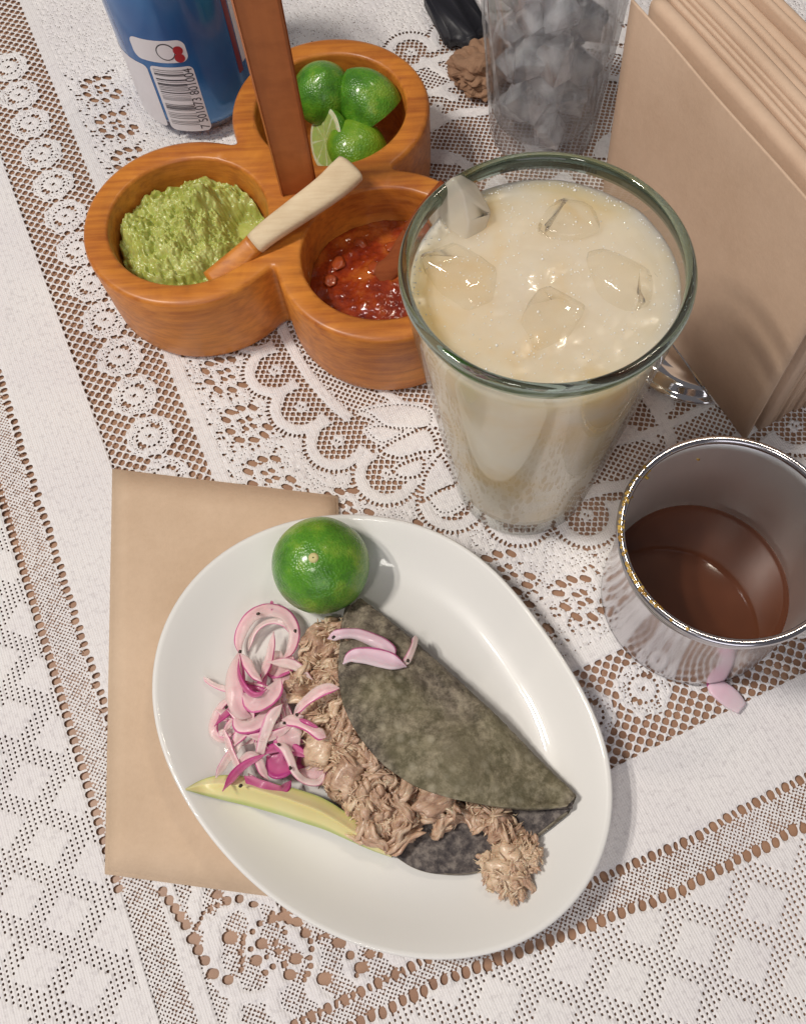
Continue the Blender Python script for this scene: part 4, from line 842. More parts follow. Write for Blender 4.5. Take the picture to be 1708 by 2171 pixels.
# ------------------------------------------------------------------ steel cup of broth
MX, MY, MR, MH, MB = 0.1012, 0.1216, 0.0406, 0.068, 0.0375
def build_cup():
    r = empty('steel_cup', 'brushed stainless steel cup with a rolled rim, dirty with yellow residue', 'cup', None, (MX, MY, 0))
    def ro(z): return MB - 0.0004 * (z / 0.045) + 0.0029 * max(0, (z - 0.040) / 0.0255) ** 1.5
    out = [(0.0002, 0.0016), (MB - 0.006, 0.0014), (MB - 0.003, 0.0003), (MB - 0.001, 0.0007), (MB, 0.0025)] + [(ro(z), z) for z in np.linspace(0.006, MH - 0.0028, 10)]
    inn = [(ro(z) - 0.0007, z) for z in np.linspace(MH - 0.0028, 0.008, 12)] + [(MB - 0.005, 0.0035), (0.0002, 0.003)]
    lathe('cup_body', out + inn, [M['steel'], M['steel_in']], 128, (0, 0, 0), r, mi=[0] * len(out) + [1] * (len(inn) - 1))
    rim = []
    for k in range(13):
        g = 2 * PI * k / 12; rim.append((MR - 0.0016 + 0.0016 * math.cos(g), MH - 0.0016 + 0.0016 * math.sin(g)))
    lathe('rolled_rim', rim, M['steel'], 128, (0, 0, 0), r)
    # dried yellow crust inside and on the rim, left and front-left
    V = []; Fc = []; na, nz = 150, 16
    for i in range(na + 1):
        a = math.radians(128 + 112 * i / na)
        for j in range(nz + 1):
            t_ = j / nz; z = MH - 0.0002 - 0.0105 * t_ * (0.55 + 0.45 * math.sin(PI * i / na))
            e = 0.14 + fbm(a * 9, t_ * 3, 1.5, 4) + 0.30 * fbm(a * 45, t_ * 9, 4.0, 3) + 0.28 * math.sin(PI * i / na) - 0.55 * abs(t_ - 0.35)
            thick = max(0.0, min(1, (e - 0.02) * 3)) * 0.0007
            if t_ < 0.16: rr = MR - 0.0026 - 0.0001; z = MH - 0.0010 - 0.0001 
            rr = ro(z) - 0.0007 - thick + (0.0005 if thick < 0.00005 else 0)
            V.append((rr * math.cos(a), rr * math.sin(a), z))
    for i in range(na):
        for j in range(nz):
            b = i * (nz + 1) + j; Fc.append((b, b + 1, b + nz + 2, b + nz + 1))
    link('dried_residue', mesh('dried_residue', V, Fc, M['residue']), r)
    V = []; Fc = []; rn2 = random.Random(9)
    bm = bmesh.new(); bmesh.ops.create_icosphere(bm, subdivisions=1, radius=1); bv = [v.co.copy() for v in bm.verts]; bf = [[v.index for v in f.verts] for f in bm.faces]; bm.free()
    for k in range(620):
        a = math.radians(rn2.gauss(186, 28)); 
        if k % 5 == 0: a = math.radians(rn2.choice([148, 151, 172, 199, 203, 208, 214, 220]) + rn2.gauss(0, 2.2))
        t_ = rn2.uniform(-0.0008, 0.0034) if k % 3 else abs(rn2.gauss(0, 0.005)); z = MH - 0.0004 - max(0, t_); rr = MR - 0.0022 - max(0, t_) * 0.12 if t_ > 0 else MR - 0.0016 - t_ * 0.8
        if t_ > 0.0015: rr = ro(z) - 0.0008
        s = rn2.uniform(0.00025, 0.0007); b = len(V); V += [(rr * math.cos(a) + s * c.x * 1.3, rr * math.sin(a) + s * c.y * 1.3, z + s * c.z * 0.6 + (0.0002 if t_ < 0.001 else 0)) for c in bv]; Fc += [tuple(b + i for i in f) for f in bf]
    o = link('residue_grains', mesh('residue_grains', V, Fc, M['residue']), r); o['kind'] = 'stuff'
    # strap handle on the far side
    hp = spline([(0.0400, 0.0, 0.056), (0.054, 0.002, 0.056), (0.062, 0.003, 0.046), (0.061, 0.003, 0.030), (0.052, 0.001, 0.018), (0.0375, 0.0, 0.015)], 30)
    v, f, uv = sweep(hp, lambda t_: 0.0055, lambda t_: 0.0008, lambda t_: Vector((0.3, 0.0, 1)) if t_ < 0.3 else (Vector((1, 0, 0)) if t_ < 0.7 else Vector((0.5, 0, -1))), 12, 0.6)
    h_ = link('handle', mesh('handle', v, f, M['steel'], fix=True), r); h_.rotation_euler = (0, 0, math.radians(-22))
    V = [(0, 0, 0.0128)]; na = 96; Fc = []
    for i, (q, z) in enumerate(((0.5, 0.0128), (0.9, 0.0128), (0.985, 0.01285), (1.0, 0.0134), (0.985, 0.0055))):
        rr = (ro(0.0128) - 0.0005) * q; V += [(rr * math.cos(2 * PI * j / na), rr * math.sin(2 * PI * j / na), z) for j in range(na)]
    for j in range(na): Fc.append((0, 1 + j, 1 + (j + 1) % na))
    for i in range(4):
        for j in range(na): Fc.append((1 + i * na + j, 1 + (i + 1) * na + j, 1 + (i + 1) * na + (j + 1) % na, 1 + i * na + (j + 1) % na))
    o = link('broth', mesh('broth', V, Fc, M['broth'])); o.location = (MX, MY, 0); tag(o, 'thin dark brown broth in the steel cup', 'broth')
build_cup()

# ------------------------------------------------------------------ napkin holder and its napkins
nb0, nb1 = at(1262, 507, 0.010), at(1565, 918, 0.010); nd = (nb1 - nb0).normalized(); nn_ = Vector((-nd.y, nd.x, 0))
if nn_.x < 0: nn_ = -nn_
foot_c = (0.1196 + 0.004, 0.248 - 0.0005)
def build_holder():
    r = empty('napkin_holder', 'chrome napkin holder with a round stepped foot, mostly hidden by brown napkins', 'napkin holder')
    pr = [(0.0002, 0.0002), (0.033, 0.0002), (0.0345, 0.0010), (0.0349, 0.0022), (0.0340, 0.0032), (0.0325, 0.0034), (0.0315, 0.0042), (0.0300, 0.0066), (0.0270, 0.0078), (0.0255, 0.0079), (0.0235, 0.0086), (0.019, 0.0092), (0.0002, 0.0094)]
    lathe('round_foot', pr, M['chrome'], 96, (foot_c[0], foot_c[1], 0), r)
    a = nb0 + nd * 0.05 + nn_ * 0.0505; ang = math.atan2(nd.y, nd.x)
    b = box('back_plate', -0.045, 0.06, -0.0006, 0.0006, 0.0095, 0.085, M['chrome'], r); b.location = (a.x, a.y, 0); b.rotation_euler = (0, 0, ang)
    b = box('base_plate', -0.045, 0.06, -0.0505, -0.0008, 0.0086, 0.0100, M['chrome'], r); b.location = (a.x, a.y, 0); b.rotation_euler = (0, 0, ang) if (Vector((math.cos(ang + PI / 2), math.sin(ang + PI / 2), 0)).dot(nn_) > 0) else (0, 0, ang + PI)
build_holder()
def build_napkins():
    rn = random.Random(4); off = 0.0; L = 0.1262
    th_ = [0.0011, 0.0064, 0.0024, 0.0016, 0.0014, 0.0046, 0.0042, 0.0030, 0.0050, 0.0028, 0.0040]; gap = [0.0, 0.0072, 0.0006, 0.0004, 0.0004, 0.0006, 0.0010, 0.0006, 0.0004, 0.0006, 0.0004]
    lab = ['front brown kraft napkin, a broad flat face standing behind the tall drink', 'thick folded napkin next behind the front one, across a dark gap'] + [o_ + ' folded brown napkin from the front, standing in the packed row of the holder' for o_ in ('third', 'fourth', 'fifth', 'sixth', 'seventh', 'eighth', 'ninth', 'tenth', 'hindmost')]
    for k, t_ in enumerate(th_):
        off += gap[k]; h = 0.1345 if k == 0 else (0.1325 if k == 1 else 0.1345 + rn.uniform(-0.0025, 0.0015)); s0 = 0 if k == 0 else rn.uniform(0.001, 0.006); rows = []
        nu = 26
        for i in range(nu + 1):
            u = i / nu; s = s0 * 0.5 + u * (L - s0)
            bow = 0.0008 * math.sin(PI * u) * (k > 0) + 0.0003 * noise.noise(Vector((u * 3, k * 5.0, 0)))
            prof = []
            for (q, z) in ((0, 0.0), (0.0, 0.03), (0.0, 0.07), (0.0, 0.11), (0.0, h - 0.010 - t_ / 2), (0.06, h - 0.010 - t_ * 0.18), (0.28, h - 0.010 - t_ * 0.02), (0.5, h - 0.010), (0.72, h - 0.010 - t_ * 0.02), (0.94, h - 0.010 - t_ * 0.18), (1, h - 0.010 - t_ / 2), (1, 0.07), (1, 0.0)):
                lean = -0.004 * (z / 0.13) if k == 0 else -0.004 * (z / 0.13)
                wv = 0.0004 * noise.noise(Vector((u * 4, z * 30, k * 9.0)))
                side_ = -0.006 * (z / 0.13) * (1 - u)
                p = nb0 + nd * (s + side_) + nn_ * (off + q * t_ + bow + wv + lean * 0); prof.append((p.x, p.y, 0.0101 + z))
            rows.append(prof)
        v, f = rings(rows, True, True); o = link('paper_napkin', mesh('paper_napkin', v, f, M['kraft_napkin'], fix=True)); off += t_
        tag(o, lab[k], 'napkin', 'brown napkins standing in the holder')
build_napkins()

# ------------------------------------------------------------------ crumpled napkin and the black case behind
def crumple():
    bm = bmesh.new(); bmesh.ops.create_icosphere(bm, subdivisions=5, radius=1); rn = random.Random(3)
    pl = [(Vector((rn.gauss(0, 1), rn.gauss(0, 1), rn.gauss(0, 1))).normalized(), rn.uniform(0.60, 0.95)) for _ in range(44)]
    for v in bm.verts:
        d = v.co.normalized(); t_ = min(p[1] / max(0.12, d.dot(p[0])) if d.dot(p[0]) > 0.1 else 2 for p in pl); t_ = min(t_, 1.3)
        t_ += 0.16 * noise.noise(d * 2.6) + 0.22 * abs(noise.noise(d * 3.4 + Vector((3, 1, 2)))) + 0.015 * noise.noise(d * 10)
        v.co = Vector((d.x * t_ * 0.024, d.y * t_ * 0.021, d.z * t_ * 0.013))
    z0 = min(v.co.z for v in bm.verts) * 0.82
    for v in bm.verts: v.co.z = max(v.co.z, z0) - z0 + 0.0001
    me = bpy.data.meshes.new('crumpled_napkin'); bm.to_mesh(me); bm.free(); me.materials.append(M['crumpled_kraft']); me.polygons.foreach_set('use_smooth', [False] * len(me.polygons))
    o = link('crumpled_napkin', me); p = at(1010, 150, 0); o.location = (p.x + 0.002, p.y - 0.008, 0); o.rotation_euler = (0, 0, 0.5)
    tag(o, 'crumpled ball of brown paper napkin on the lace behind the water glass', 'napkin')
crumple()
def black_case():
    p = at(975, 120, 0); bm = bmesh.new(); bmesh.ops.create_cube(bm, size=1.0)
    for v in bm.verts: v.co = Vector((v.co.x * 0.026, v.co.y * 0.055, v.co.z * 0.010))
    bmesh.ops.bevel(bm, geom=[e for e in bm.edges if abs(e.verts[0].co.z - e.verts[1].co.z) > 0.005], offset=0.008, segments=5, affect='EDGES'); bmesh.ops.bevel(bm, geom=[e for e in bm.edges if e.calc_face_angle(0) > 0.8], offset=0.002, segments=2, affect='EDGES')
    me = bpy.data.meshes.new('black_case'); bm.to_mesh(me); bm.free(); me.materials.append(M['black_leather']); me.polygons.foreach_set('use_smooth', [True] * len(me.polygons))
    o = link('black_case', me); o.location = (p.x - 0.001, p.y + 0.027, 0.0051); o.rotation_euler = (0, 0, 0.30)
    tag(o, 'small flat black case lying at the far edge behind the crumpled napkin', 'case')
black_case()

# ------------------------------------------------------------------ blue drinks can
KX, KY, KR = -0.1195, 0.4255, 0.033
def cyl(px, py):
    """angle and height where the photo point meets the can wall"""
    d = ray(px, py); ox, oy = -KX, -KY; a = d.x ** 2 + d.y ** 2; b = 2 * (ox * d.x + oy * d.y); c = ox * ox + oy * oy - KR * KR
    D = max(b * b - 4 * a * c, 0); t_ = (-b - math.sqrt(D)) / (2 * a); return math.atan2(oy + d.y * t_, ox + d.x * t_), CAM_H + d.z * t_
def ck(x, y): return (460 + x * 0.2342) * 0.66511, (130 + y * 0.2342) * 0.66511
def build_can():
    r = empty('drinks_can', 'blue aluminium drinks can with a white barcode panel, beside the wooden caddy', 'can', None, (KX, KY, 0))
    lathe('can_body', [(KR - 0.0062, 0.0060), (KR - 0.0030, 0.0078), (KR - 0.0008, 0.0105), (KR, 0.014)] + [(KR, z) for z in np.linspace(0.02, 0.106, 6)] + [(KR - 0.0012, 0.110), (KR - 0.0045, 0.117), (KR - 0.0062, 0.1195)], M['can_blue'], 96, (0, 0, 0), r)
    lathe('can_bottom', [(0.0002, 0.009), (0.018, 0.0075), (KR - 0.0100, 0.0006), (KR - 0.0088, 0.0001), (KR - 0.0078, 0.0010), (KR - 0.0062, 0.0060)], M['aluminium'], 96, (0, 0, 0), r)
    lathe('can_lid', [(0.0002, 0.1190), (KR - 0.0095, 0.1190), (KR - 0.0085, 0.1182), (KR - 0.0078, 0.1205), (KR - 0.0066, 0.1212), (KR - 0.0060, 0.1203), (KR - 0.0062, 0.1194)], M['aluminium'], 96, (0, 0, 0), r)
    def patch(name, m, ring, off, parent=None):
        """flat printed shape: a closed (angle, height) outline laid on the can wall"""
        co = [Vector((a * KR, z)) for a, z in ring]; cen = sum(co, Vector((0, 0))) / len(co); K = 10; V = []; Fc = []; n = len(co)
        for i in range(K + 1):
            for c in co:
                q = cen.lerp(c, i / K); a = q.x / KR; V.append(((KR + off) * math.cos(a), (KR + off) * math.sin(a), q.y))
        for i in range(K):
            for j in range(n): Fc.append((i * n + j, i * n + (j + 1) % n, (i + 1) * n + (j + 1) % n, (i + 1) * n + j))
        return link(name, mesh(name, V, Fc, m), parent or r)
    def rrect(a0, a1, z0, z1, rad, n=8):
        out = []; ra = rad / KR
        for (ca, cz, g0) in ((a1 - ra, z1 - rad, 0), (a0 + ra, z1 - rad, 1), (a0 + ra, z0 + rad, 2), (a1 - ra, z0 + rad, 3)):
            for k in range(n + 1):
                g = PI / 2 * (g0 + k / n); out.append((ca + ra * math.cos(g), cz + rad * math.sin(g)))
        return out
    def densify(P, n=4):
        if n == 1: n = 6
        return _dens(P, n)
    def _dens(P, n): return [((1 - k / n) * P[i][0] + k / n * P[(i + 1) % len(P)][0], (1 - k / n) * P[i][1] + k / n * P[(i + 1) % len(P)][1]) for i in range(len(P)) for k in range(n)]
    aL, zT = cyl(*ck(110, 335)); aR, _z = cyl(*ck(790, 760)); _a, zB = cyl(*ck(560, 1225)); aL2, _z = cyl(*ck(215, 740)); aL = aL2
    pan = patch('barcode_panel', M['white_print'], densify(rrect(aL, aR, zB, zT, 0.0028), 1), 0.00012)
    bars = [(375, 6), (400, 5), (430, 16), (448, 5), (500, 17), (525, 5), (560, 18), (578, 8), (600, 6), (618, 5), (640, 8), (672, 14), (700, 4), (725, 4), (745, 4), (760, 4), (775, 4), (840, 7), (862, 12), (880, 9), (896, 12), (915, 5), (960, 4), (985, 6), (1005, 5), (1030, 6), (1075, 5), (1095, 6), (1120, 5)]
    y0, y1 = 340.0, 1225.0
    a0, a1 = aL + (aR - aL) * 0.07, aL + (aR - aL) * 0.76
    for yb, wb in bars:
        z = zT + (zB - zT) * (yb - y0 + 8) / (y1 - y0); hz = abs(zT - zB) * wb / (y1 - y0) / 2
        patch('bar', M['black_print'], densify([(a0, z - hz), (a1, z - hz), (a1, z + hz), (a0, z + hz)], 6), 0.00022, pan)
    # digits, reading up the can
    cu = bpy.data.curves.new('barcode_number', 'FONT'); cu.body = '7 501073 801004'; cu.size = 1.0
    tmp = bpy.data.objects.new('tmp', cu); COL.objects.link(tmp); bpy.context.view_layer.update(); me = bpy.data.meshes.new_from_object(tmp.evaluated_get(bpy.context.evaluated_depsgraph_get())); bpy.data.objects.remove(tmp)
    xs = [v.co.x for v in me.vertices]; L_ = max(xs) - min(xs); sc_ = (zT - zB) * 0.93 / L_; a_b = aL + (aR - aL) * 0.96
    for v in me.vertices:
        z = zB + (zT - zB) * 0.04 + (v.co.x - min(xs)) * sc_; a = a_b - v.co.y * sc_ * 1.25 / KR; v.co = ((KR + 0.00024) * math.cos(a), (KR + 0.00024) * math.sin(a), z)
    me.materials.clear(); me.materials.append(M['black_print']); link('barcode_number', me, pan)
    # second white panel to the left, emblem and stripes
    patch('white_panel', M['white_print'], densify(rrect(aL - 0.95, aL - 0.055, zB + 0.0005, zT - 0.001, 0.0025), 1), 0.00012)
    ae, ze = cyl(*ck(290, 155)); ar, zr_ = cyl(*ck(465, 185))
    def disc(a, z, rr, n=36, sx=1.0): return [(a + sx * rr * math.cos(2 * PI * k / n) / KR, z + rr * math.sin(2 * PI * k / n)) for k in range(n)]
    em = patch('emblem', M['white_print'], densify(rrect(ae - 0.55, ar + 0.13, ze - 0.0062, ze + 0.0062, 0.004), 1), 0.00012)
    patch('emblem_ring', M['black_print'], disc(ae, ze, 0.0047), 0.00018, em); patch('emblem_disc', M['white_print'], disc(ae, ze, 0.0041), 0.00024, em)
    patch('emblem_red_shape', M['red_print'], disc(ar + 0.01, zr_ + 0.0022, 0.0024), 0.00024, em); patch('emblem_red_shape', M['red_print'], disc(ar + 0.005, zr_ - 0.0020, 0.0025), 0.00024, em)
    as_, zs_ = cyl(*ck(1235, 200)); 
    patch('dark_red_stripe', M['dark_red_print'], densify([(as_, 0.030), (as_ + 0.10, 0.030), (as_ + 0.10, 0.105), (as_, 0.105)], 8), 0.00012)
    patch('white_stripe', M['white_print'], densify([(as_ + 0.12, 0.034), (as_ + 0.24, 0.034), (as_ + 0.24, 0.105), (as_ + 0.12, 0.105)], 8), 0.00012)
build_can()

# ------------------------------------------------------------------ taco
def p5(x, y): return (560 + x * 0.4918) * 0.66511, (1800 + y * 0.4918) * 0.66511
TIP0, TIP1 = at(757, 1256, 0.016), at(1222, 1692, 0.014)
T_AX = (TIP1 - TIP0); T_AX.z = 0; T_R = T_AX.length / 2; T_AX.normalize(); T_C = (TIP0 + TIP1) / 2
T_E = Vector((T_AX.y, -T_AX.x, 0))
if T_E.x > 0: T_E = -T_E                                  # towards the open side, lower left
def e_up(u): return 0.0345 * max(0.0, 1 - abs(u) ** (1.75 if u > 0 else 2.5)) + 0.0018
def e_low(u):
    return float(np.interp(u, [-1.0, -0.9, -0.75, -0.5, -0.2, 0.1, 0.4, 0.65, 0.82, 0.93, 1.0], [0.0, 0.014, 0.027, 0.041, 0.051, 0.056, 0.0565, 0.0515, 0.042, 0.030, 0.0]))
_uu = np.linspace(-1, 1, 401); _el = np.array([e_low(q) for q in _uu]); _kk = np.exp(-0.5 * (np.arange(-40, 41) / 16.0) ** 2); _kk /= _kk.sum(); _el = np.convolve(np.pad(_el, 40, mode='reflect', reflect_type='odd'), _kk, 'valid')
def e_low_s(u): return max(0.0, float(np.interp(u, _uu, _el)))
def tort(u, v):
    """point of the folded disc: u along the fold, v across it (-1 edge of the upper flap, 0 fold, 1 edge of the lower flap)"""
    rb = 0.0020 + 0.0052 * (1 - u * u) ** 0.7; al = 0.24 * (1 - u * u) + 0.02; sag = 0.0020 * (1 - u * u); q0 = rb * PI / 2
    if v < 0:
        q = -v * (q0 + e_up(u) / math.cos(al))
        if q <= q0: g = q / rb; e, z = -rb * math.cos(g), rb * math.sin(g)
        else: k = q - q0; e, z = k * math.cos(al), rb + k * math.sin(al) - 0.0035 * (k / 0.04) ** 2 + 0.0022 * math.sin(PI * min(1, k / 0.04))
    else:
        q = v * (q0 + e_low_s(u))
        if q <= q0: g = q / rb; e, z = -rb * math.cos(g), -rb * math.sin(g)
        else: k = q - q0; e, z = k, -rb
    p = T_C + T_AX * (u * T_R + (0.0022 * max(0.0, v) * max(0.0, u) ** 2)) + T_E * (e + rb - sag)
    x, y = p.x, p.y
    wob = (0.0020 * noise.noise(Vector((u * 2.2, v * 2.2, 0.3))) + 0.0010 * noise.noise(Vector((u * 5, v * 3.4, 4)))) * (1 if v < 0 else 0.5)
    return Vector((x, y, plate_z(x, y) + 0.0020 + rb + z + wob))
taco = empty('taco', 'folded blue corn taco stuffed with shredded meat on the white plate', 'taco', None, (T_C.x, T_C.y, 0.005))
def taco_link(name, me):
    o = link(name, me, taco); o.location = (-T_C.x, -T_C.y, -0.005); return o
def build_tortilla():
    nu, nv = 130, 110; grid = []
    for i in range(nu + 1):
        u = -0.988 + 1.976 * i / nu; row = []
        for j in range(nv + 1):
            w = (-1 + 2 * j / nv) * (1 + 0.014 * noise.noise(Vector((u * 5, 1.0 if j > nv / 2 else -1.0, 2)))); row.append(tort(u, w))
        grid.append(row)
    V = []; nrm = []
    for i in range(nu + 1):
        for j in range(nv + 1):
            a = grid[min(i + 1, nu)][j] - grid[max(i - 1, 0)][j]; b = grid[i][min(j + 1, nv)] - grid[i][max(j - 1, 0)]; n_ = a.cross(b)
            nrm.append(n_.normalized() if n_.length > 1e-12 else Vector((0, 0, 1)))
    k = (nu // 2) * (nv + 1) + 8
    if nrm[k].z < 0: nrm = [-n_ for n_ in nrm]
    N = (nu + 1) * (nv + 1); top = [grid[i][j] for i in range(nu + 1) for j in range(nv + 1)]
    # outside of the fold = +normal on the upper flap
    V = [p + n_ * (0.0002 + 0.00030 * noise.fractal(p * 420, 1.0, 2.0, 3)) for p, n_ in zip(top, nrm)] + [p - n_ * 0.0019 for p, n_ in zip(top, nrm)]; Fc = []; mi = []
    for i in range(nu):
        for j in range(nv):
            a, b, c, d = i * (nv + 1) + j, (i + 1) * (nv + 1) + j, (i + 1) * (nv + 1) + j + 1, i * (nv + 1) + j + 1
            Fc.append((a, b, c, d)); mi.append(0); Fc.append((N + d, N + c, N + b, N + a)); mi.append(1)
    for i in range(nu):
        a, b = i * (nv + 1), (i + 1) * (nv + 1); Fc.append((a, N + a, N + b, b)); mi.append(0); a += nv; b += nv; Fc.append((b, N + b, N + a, a)); mi.append(0)
    me = mesh('tortilla', V, Fc, [M['tortilla'], M['tortilla_in']], mi=mi, fix=True); taco_link('tortilla', me)
build_tortilla()

# ---- shredded meat: a body of lumps, then several hundred single shreds
LUMPS = [(690, 1365, 52, 11), (735, 1350, 40, 12), (665, 1440, 50, 11), (715, 1450, 60, 15), (690, 1520, 50, 12), (745, 1530, 60, 17), (682, 1585, 40, 10), (770, 1600, 62, 18), (735, 1650, 42, 11), (790, 1665, 62, 17), (780, 1735, 42, 10), (830, 1730, 52, 13), (860, 1680, 55, 16), (910, 1690, 45, 13), (945, 1715, 36, 9), (1020, 1710, 32, 11), (1060, 1745, 36, 9), (1095, 1780, 26, 6)]
def meat_h(p):
    """height of the heap above the plate"""
    h = 0.0
    for (c, R, H) in LW:
        d = (p - c).length / R
        if d < 1.25: h = max(h, H * max(0.0, 1 - (d / 1.25) ** 2) ** 0.5)
    return h
LW = []
for (x, y, R, H) in LUMPS:
    c = at(x, y, 0.005 + H / 1000 * 0.8); LW.append((Vector((c.x, c.y)), R / 5.25 / 1000, H / 1000))
def meat_surf(p, h):
    rg = 0.0058 * fbm(p.x * 105, p.y * 120, 1, 4) + 0.0022 * (0.4 - worley(p.x, p.y, 0.7, 190)) + 0.0010 * noise.noise(Vector((p.x * 900, p.y * 330, 2)))
    return plate_z(p.x, p.y) + 0.0006 + max(0.0004, h * 0.82 + rg * min(1, h / 0.005))
def build_meat():
    x0, x1 = min(c.x - R for c, R, H in LW) - 0.004, max(c.x + R for c, R, H in LW) + 0.004; y0, y1 = min(c.y - R for c, R, H in LW) - 0.004, max(c.y + R for c, R, H in LW) + 0.004
    st = 0.0007; nx, ny = int((x1 - x0) / st), int((y1 - y0) / st); ix = {}; V = []; Fc = []
    def z(i, j):
        p = Vector((x0 + i * st, y0 + j * st)); h = meat_h(p)
        if h <= 0.0015: return None
        return meat_surf(p, h)
    for i in range(nx + 1):
        for j in range(ny + 1):
            zz = z(i, j)
            if zz is not None: ix[(i, j)] = len(V); V.append((x0 + i * st, y0 + j * st, zz))
    for i in range(nx):
        for j in range(ny):
            q = [(i, j), (i + 1, j), (i + 1, j + 1), (i, j + 1)]
            if all(k in ix for k in q): Fc.append(tuple(ix[k] for k in q))
    o = taco_link('shredded_meat', mesh('shredded_meat', V, Fc, M['shredded_meat']))
build_meat()
SH = []
def shred_mesh(seed, L, w, m):
    """a torn bundle of meat fibres: several wavy tapering strands side by side"""
    rn = random.Random(seed); n = 5; p = [Vector((-L / 2, 0, 0))]
    for k in range(1, n): p.append(Vector((-L / 2 + L * k / (n - 1), rn.gauss(0, L * 0.08), rn.gauss(0, L * 0.03) - L * 0.07 * (2 * k / (n - 1) - 1) ** 2)))
    core = spline(p, 13); V = []; Fc = []
    for q in range(rn.randint(3, 5)):
        oy, oz = rn.uniform(-1, 1) * w * 1.1, rn.uniform(-0.3, 0.5) * w; t0, t1 = rn.uniform(0, 0.25), rn.uniform(0.72, 1.0); ph = rn.uniform(0, 6); r_ = w * rn.uniform(0.30, 0.85); pth = []
        for k in range(10):
            t_ = t0 + (t1 - t0) * k / 9; i = min(11, int(t_ * 12)); c = core[i].lerp(core[i + 1], t_ * 12 - i); sp = 0.75 + 0.5 * abs(2 * t_ - 1)
            pth.append(c + Vector((0, oy * sp + 0.35 * w * math.sin(t_ * 5 + ph), oz + 0.3 * w * math.sin(t_ * 7 + ph * 2))))
        v, f, uv = sweep(pth, lambda t: r_ * taper(t, 0.25, 0.18) * (1 + 0.25 * math.sin(9 * t + ph)), lambda t: 0.7 * r_ * taper(t, 0.25, 0.2), (0.2, 0.3, 1), 7); b = len(V)
        V += v; Fc += [tuple(b + i for i in g) for g in f]
    return mesh('meat_shred', V, Fc, m)
for k in range(14): SH.append(shred_mesh(k, 0.0095 + 0.0014 * (k % 8), 0.0011 + 0.00020 * (k % 7), M['shredded_meat']))
SHP = [shred_mesh(50 + k, 0.0085 + 0.0012 * (k % 6), 0.0010 + 0.00018 * (k % 5), M['pale_meat']) for k in range(8)]
def place_shred(me, x, y, z, rz, ry, rx, s, parent, loc):
    o = bpy.data.objects.new('meat_shred', me); COL.objects.link(o); o.parent = parent; o.location = (x - loc[0], y - loc[1], z - loc[2]); o.rotation_euler = (rx, ry, rz); o.scale = (s, s, s); return o
def grad(p):
    e = 0.0015; return Vector(((meat_h(p + Vector((e, 0))) - meat_h(p - Vector((e, 0)))) / (2 * e), (meat_h(p + Vector((0, e))) - meat_h(p - Vector((0, e)))) / (2 * e)))
def scatter_meat():
    rn = random.Random(12); n = 0; wts = [R * R for c, R, H in LW]
    flow = math.atan2(T_E.y, T_E.x)
    while n < 288:
        c, R, H = rn.choices(LW, wts)[0]; a = rn.uniform(0, 2 * PI); q = R * 1.12 * math.sqrt(rn.random()); p = c + Vector((q * math.cos(a), q * math.sin(a))); h = meat_h(p)
        if h < 0.002: continue
        g = grad(p); d = flow + 3.6 * noise.noise(Vector((p.x * 85, p.y * 85, 3.0))) + rn.gauss(0, 0.5); gs = max(-1.1, min(1.1, g.x * math.cos(d) + g.y * math.sin(d)))
        pale = rn.random() < (0.42 if p.y > 0.075 else 0.22)
        place_shred(rn.choice(SHP if pale else SH), p.x, p.y, meat_surf(p, h) + rn.uniform(-0.0004, 0.0008), d, -math.atan(gs * 0.75) + rn.gauss(0, 0.12), rn.gauss(0, 0.4), rn.uniform(0.6, 1.15), taco, (T_C.x, T_C.y, 0.005)); n += 1
scatter_meat()
def fibres(name, spots, parent, loc, n, m, seed):
    rn = random.Random(seed); V = []; Fc = []
    for k in range(n):
        c, R, H = rn.choice(spots); a = rn.uniform(0, 2 * PI); q = R * 1.15 * math.sqrt(rn.random()); p = c + Vector((q * math.cos(a), q * math.sin(a))); h = meat_h(p) if parent is taco else 0.0
        if parent is taco and h < 0.0015: continue
        z = (meat_surf(p, h) + 0.0004) if parent is taco else plate_z(p.x, p.y) + 0.001 + (H * max(0, 1 - (q / R) ** 2) ** 0.5 * 0.9) + rn.uniform(0, 0.0014); L = rn.uniform(0.002, 0.0055); d = rn.uniform(0, 2 * PI)
        pth = [Vector((p.x, p.y, z)) + Vector((math.cos(d) * L * (t - 0.5), math.sin(d) * L * (t - 0.5), 0.0010 * math.sin(t * PI))) + Vector((rn.gauss(0, 0.0003), rn.gauss(0, 0.0003), rn.gauss(0, 0.0002))) for t in (0, 0.33, 0.66, 1)]
        w = rn.uniform(0.00018, 0.0004); v, f, uv = sweep(pth, lambda t: w * taper(t, 0.3, 0.3), lambda t: w * 0.8, (0, 0, 1), 5); b = len(V); V += [q2 - Vector(loc) for q2 in v]; Fc += [tuple(b + i for i in ff) for ff in f]
    o = link(name, mesh(name, V, Fc, m), parent); o['kind'] = 'stuff'; return o
fibres('meat_fibres', LW, taco, (T_C.x, T_C.y, 0.005), 520, M['pale_meat'], 8)
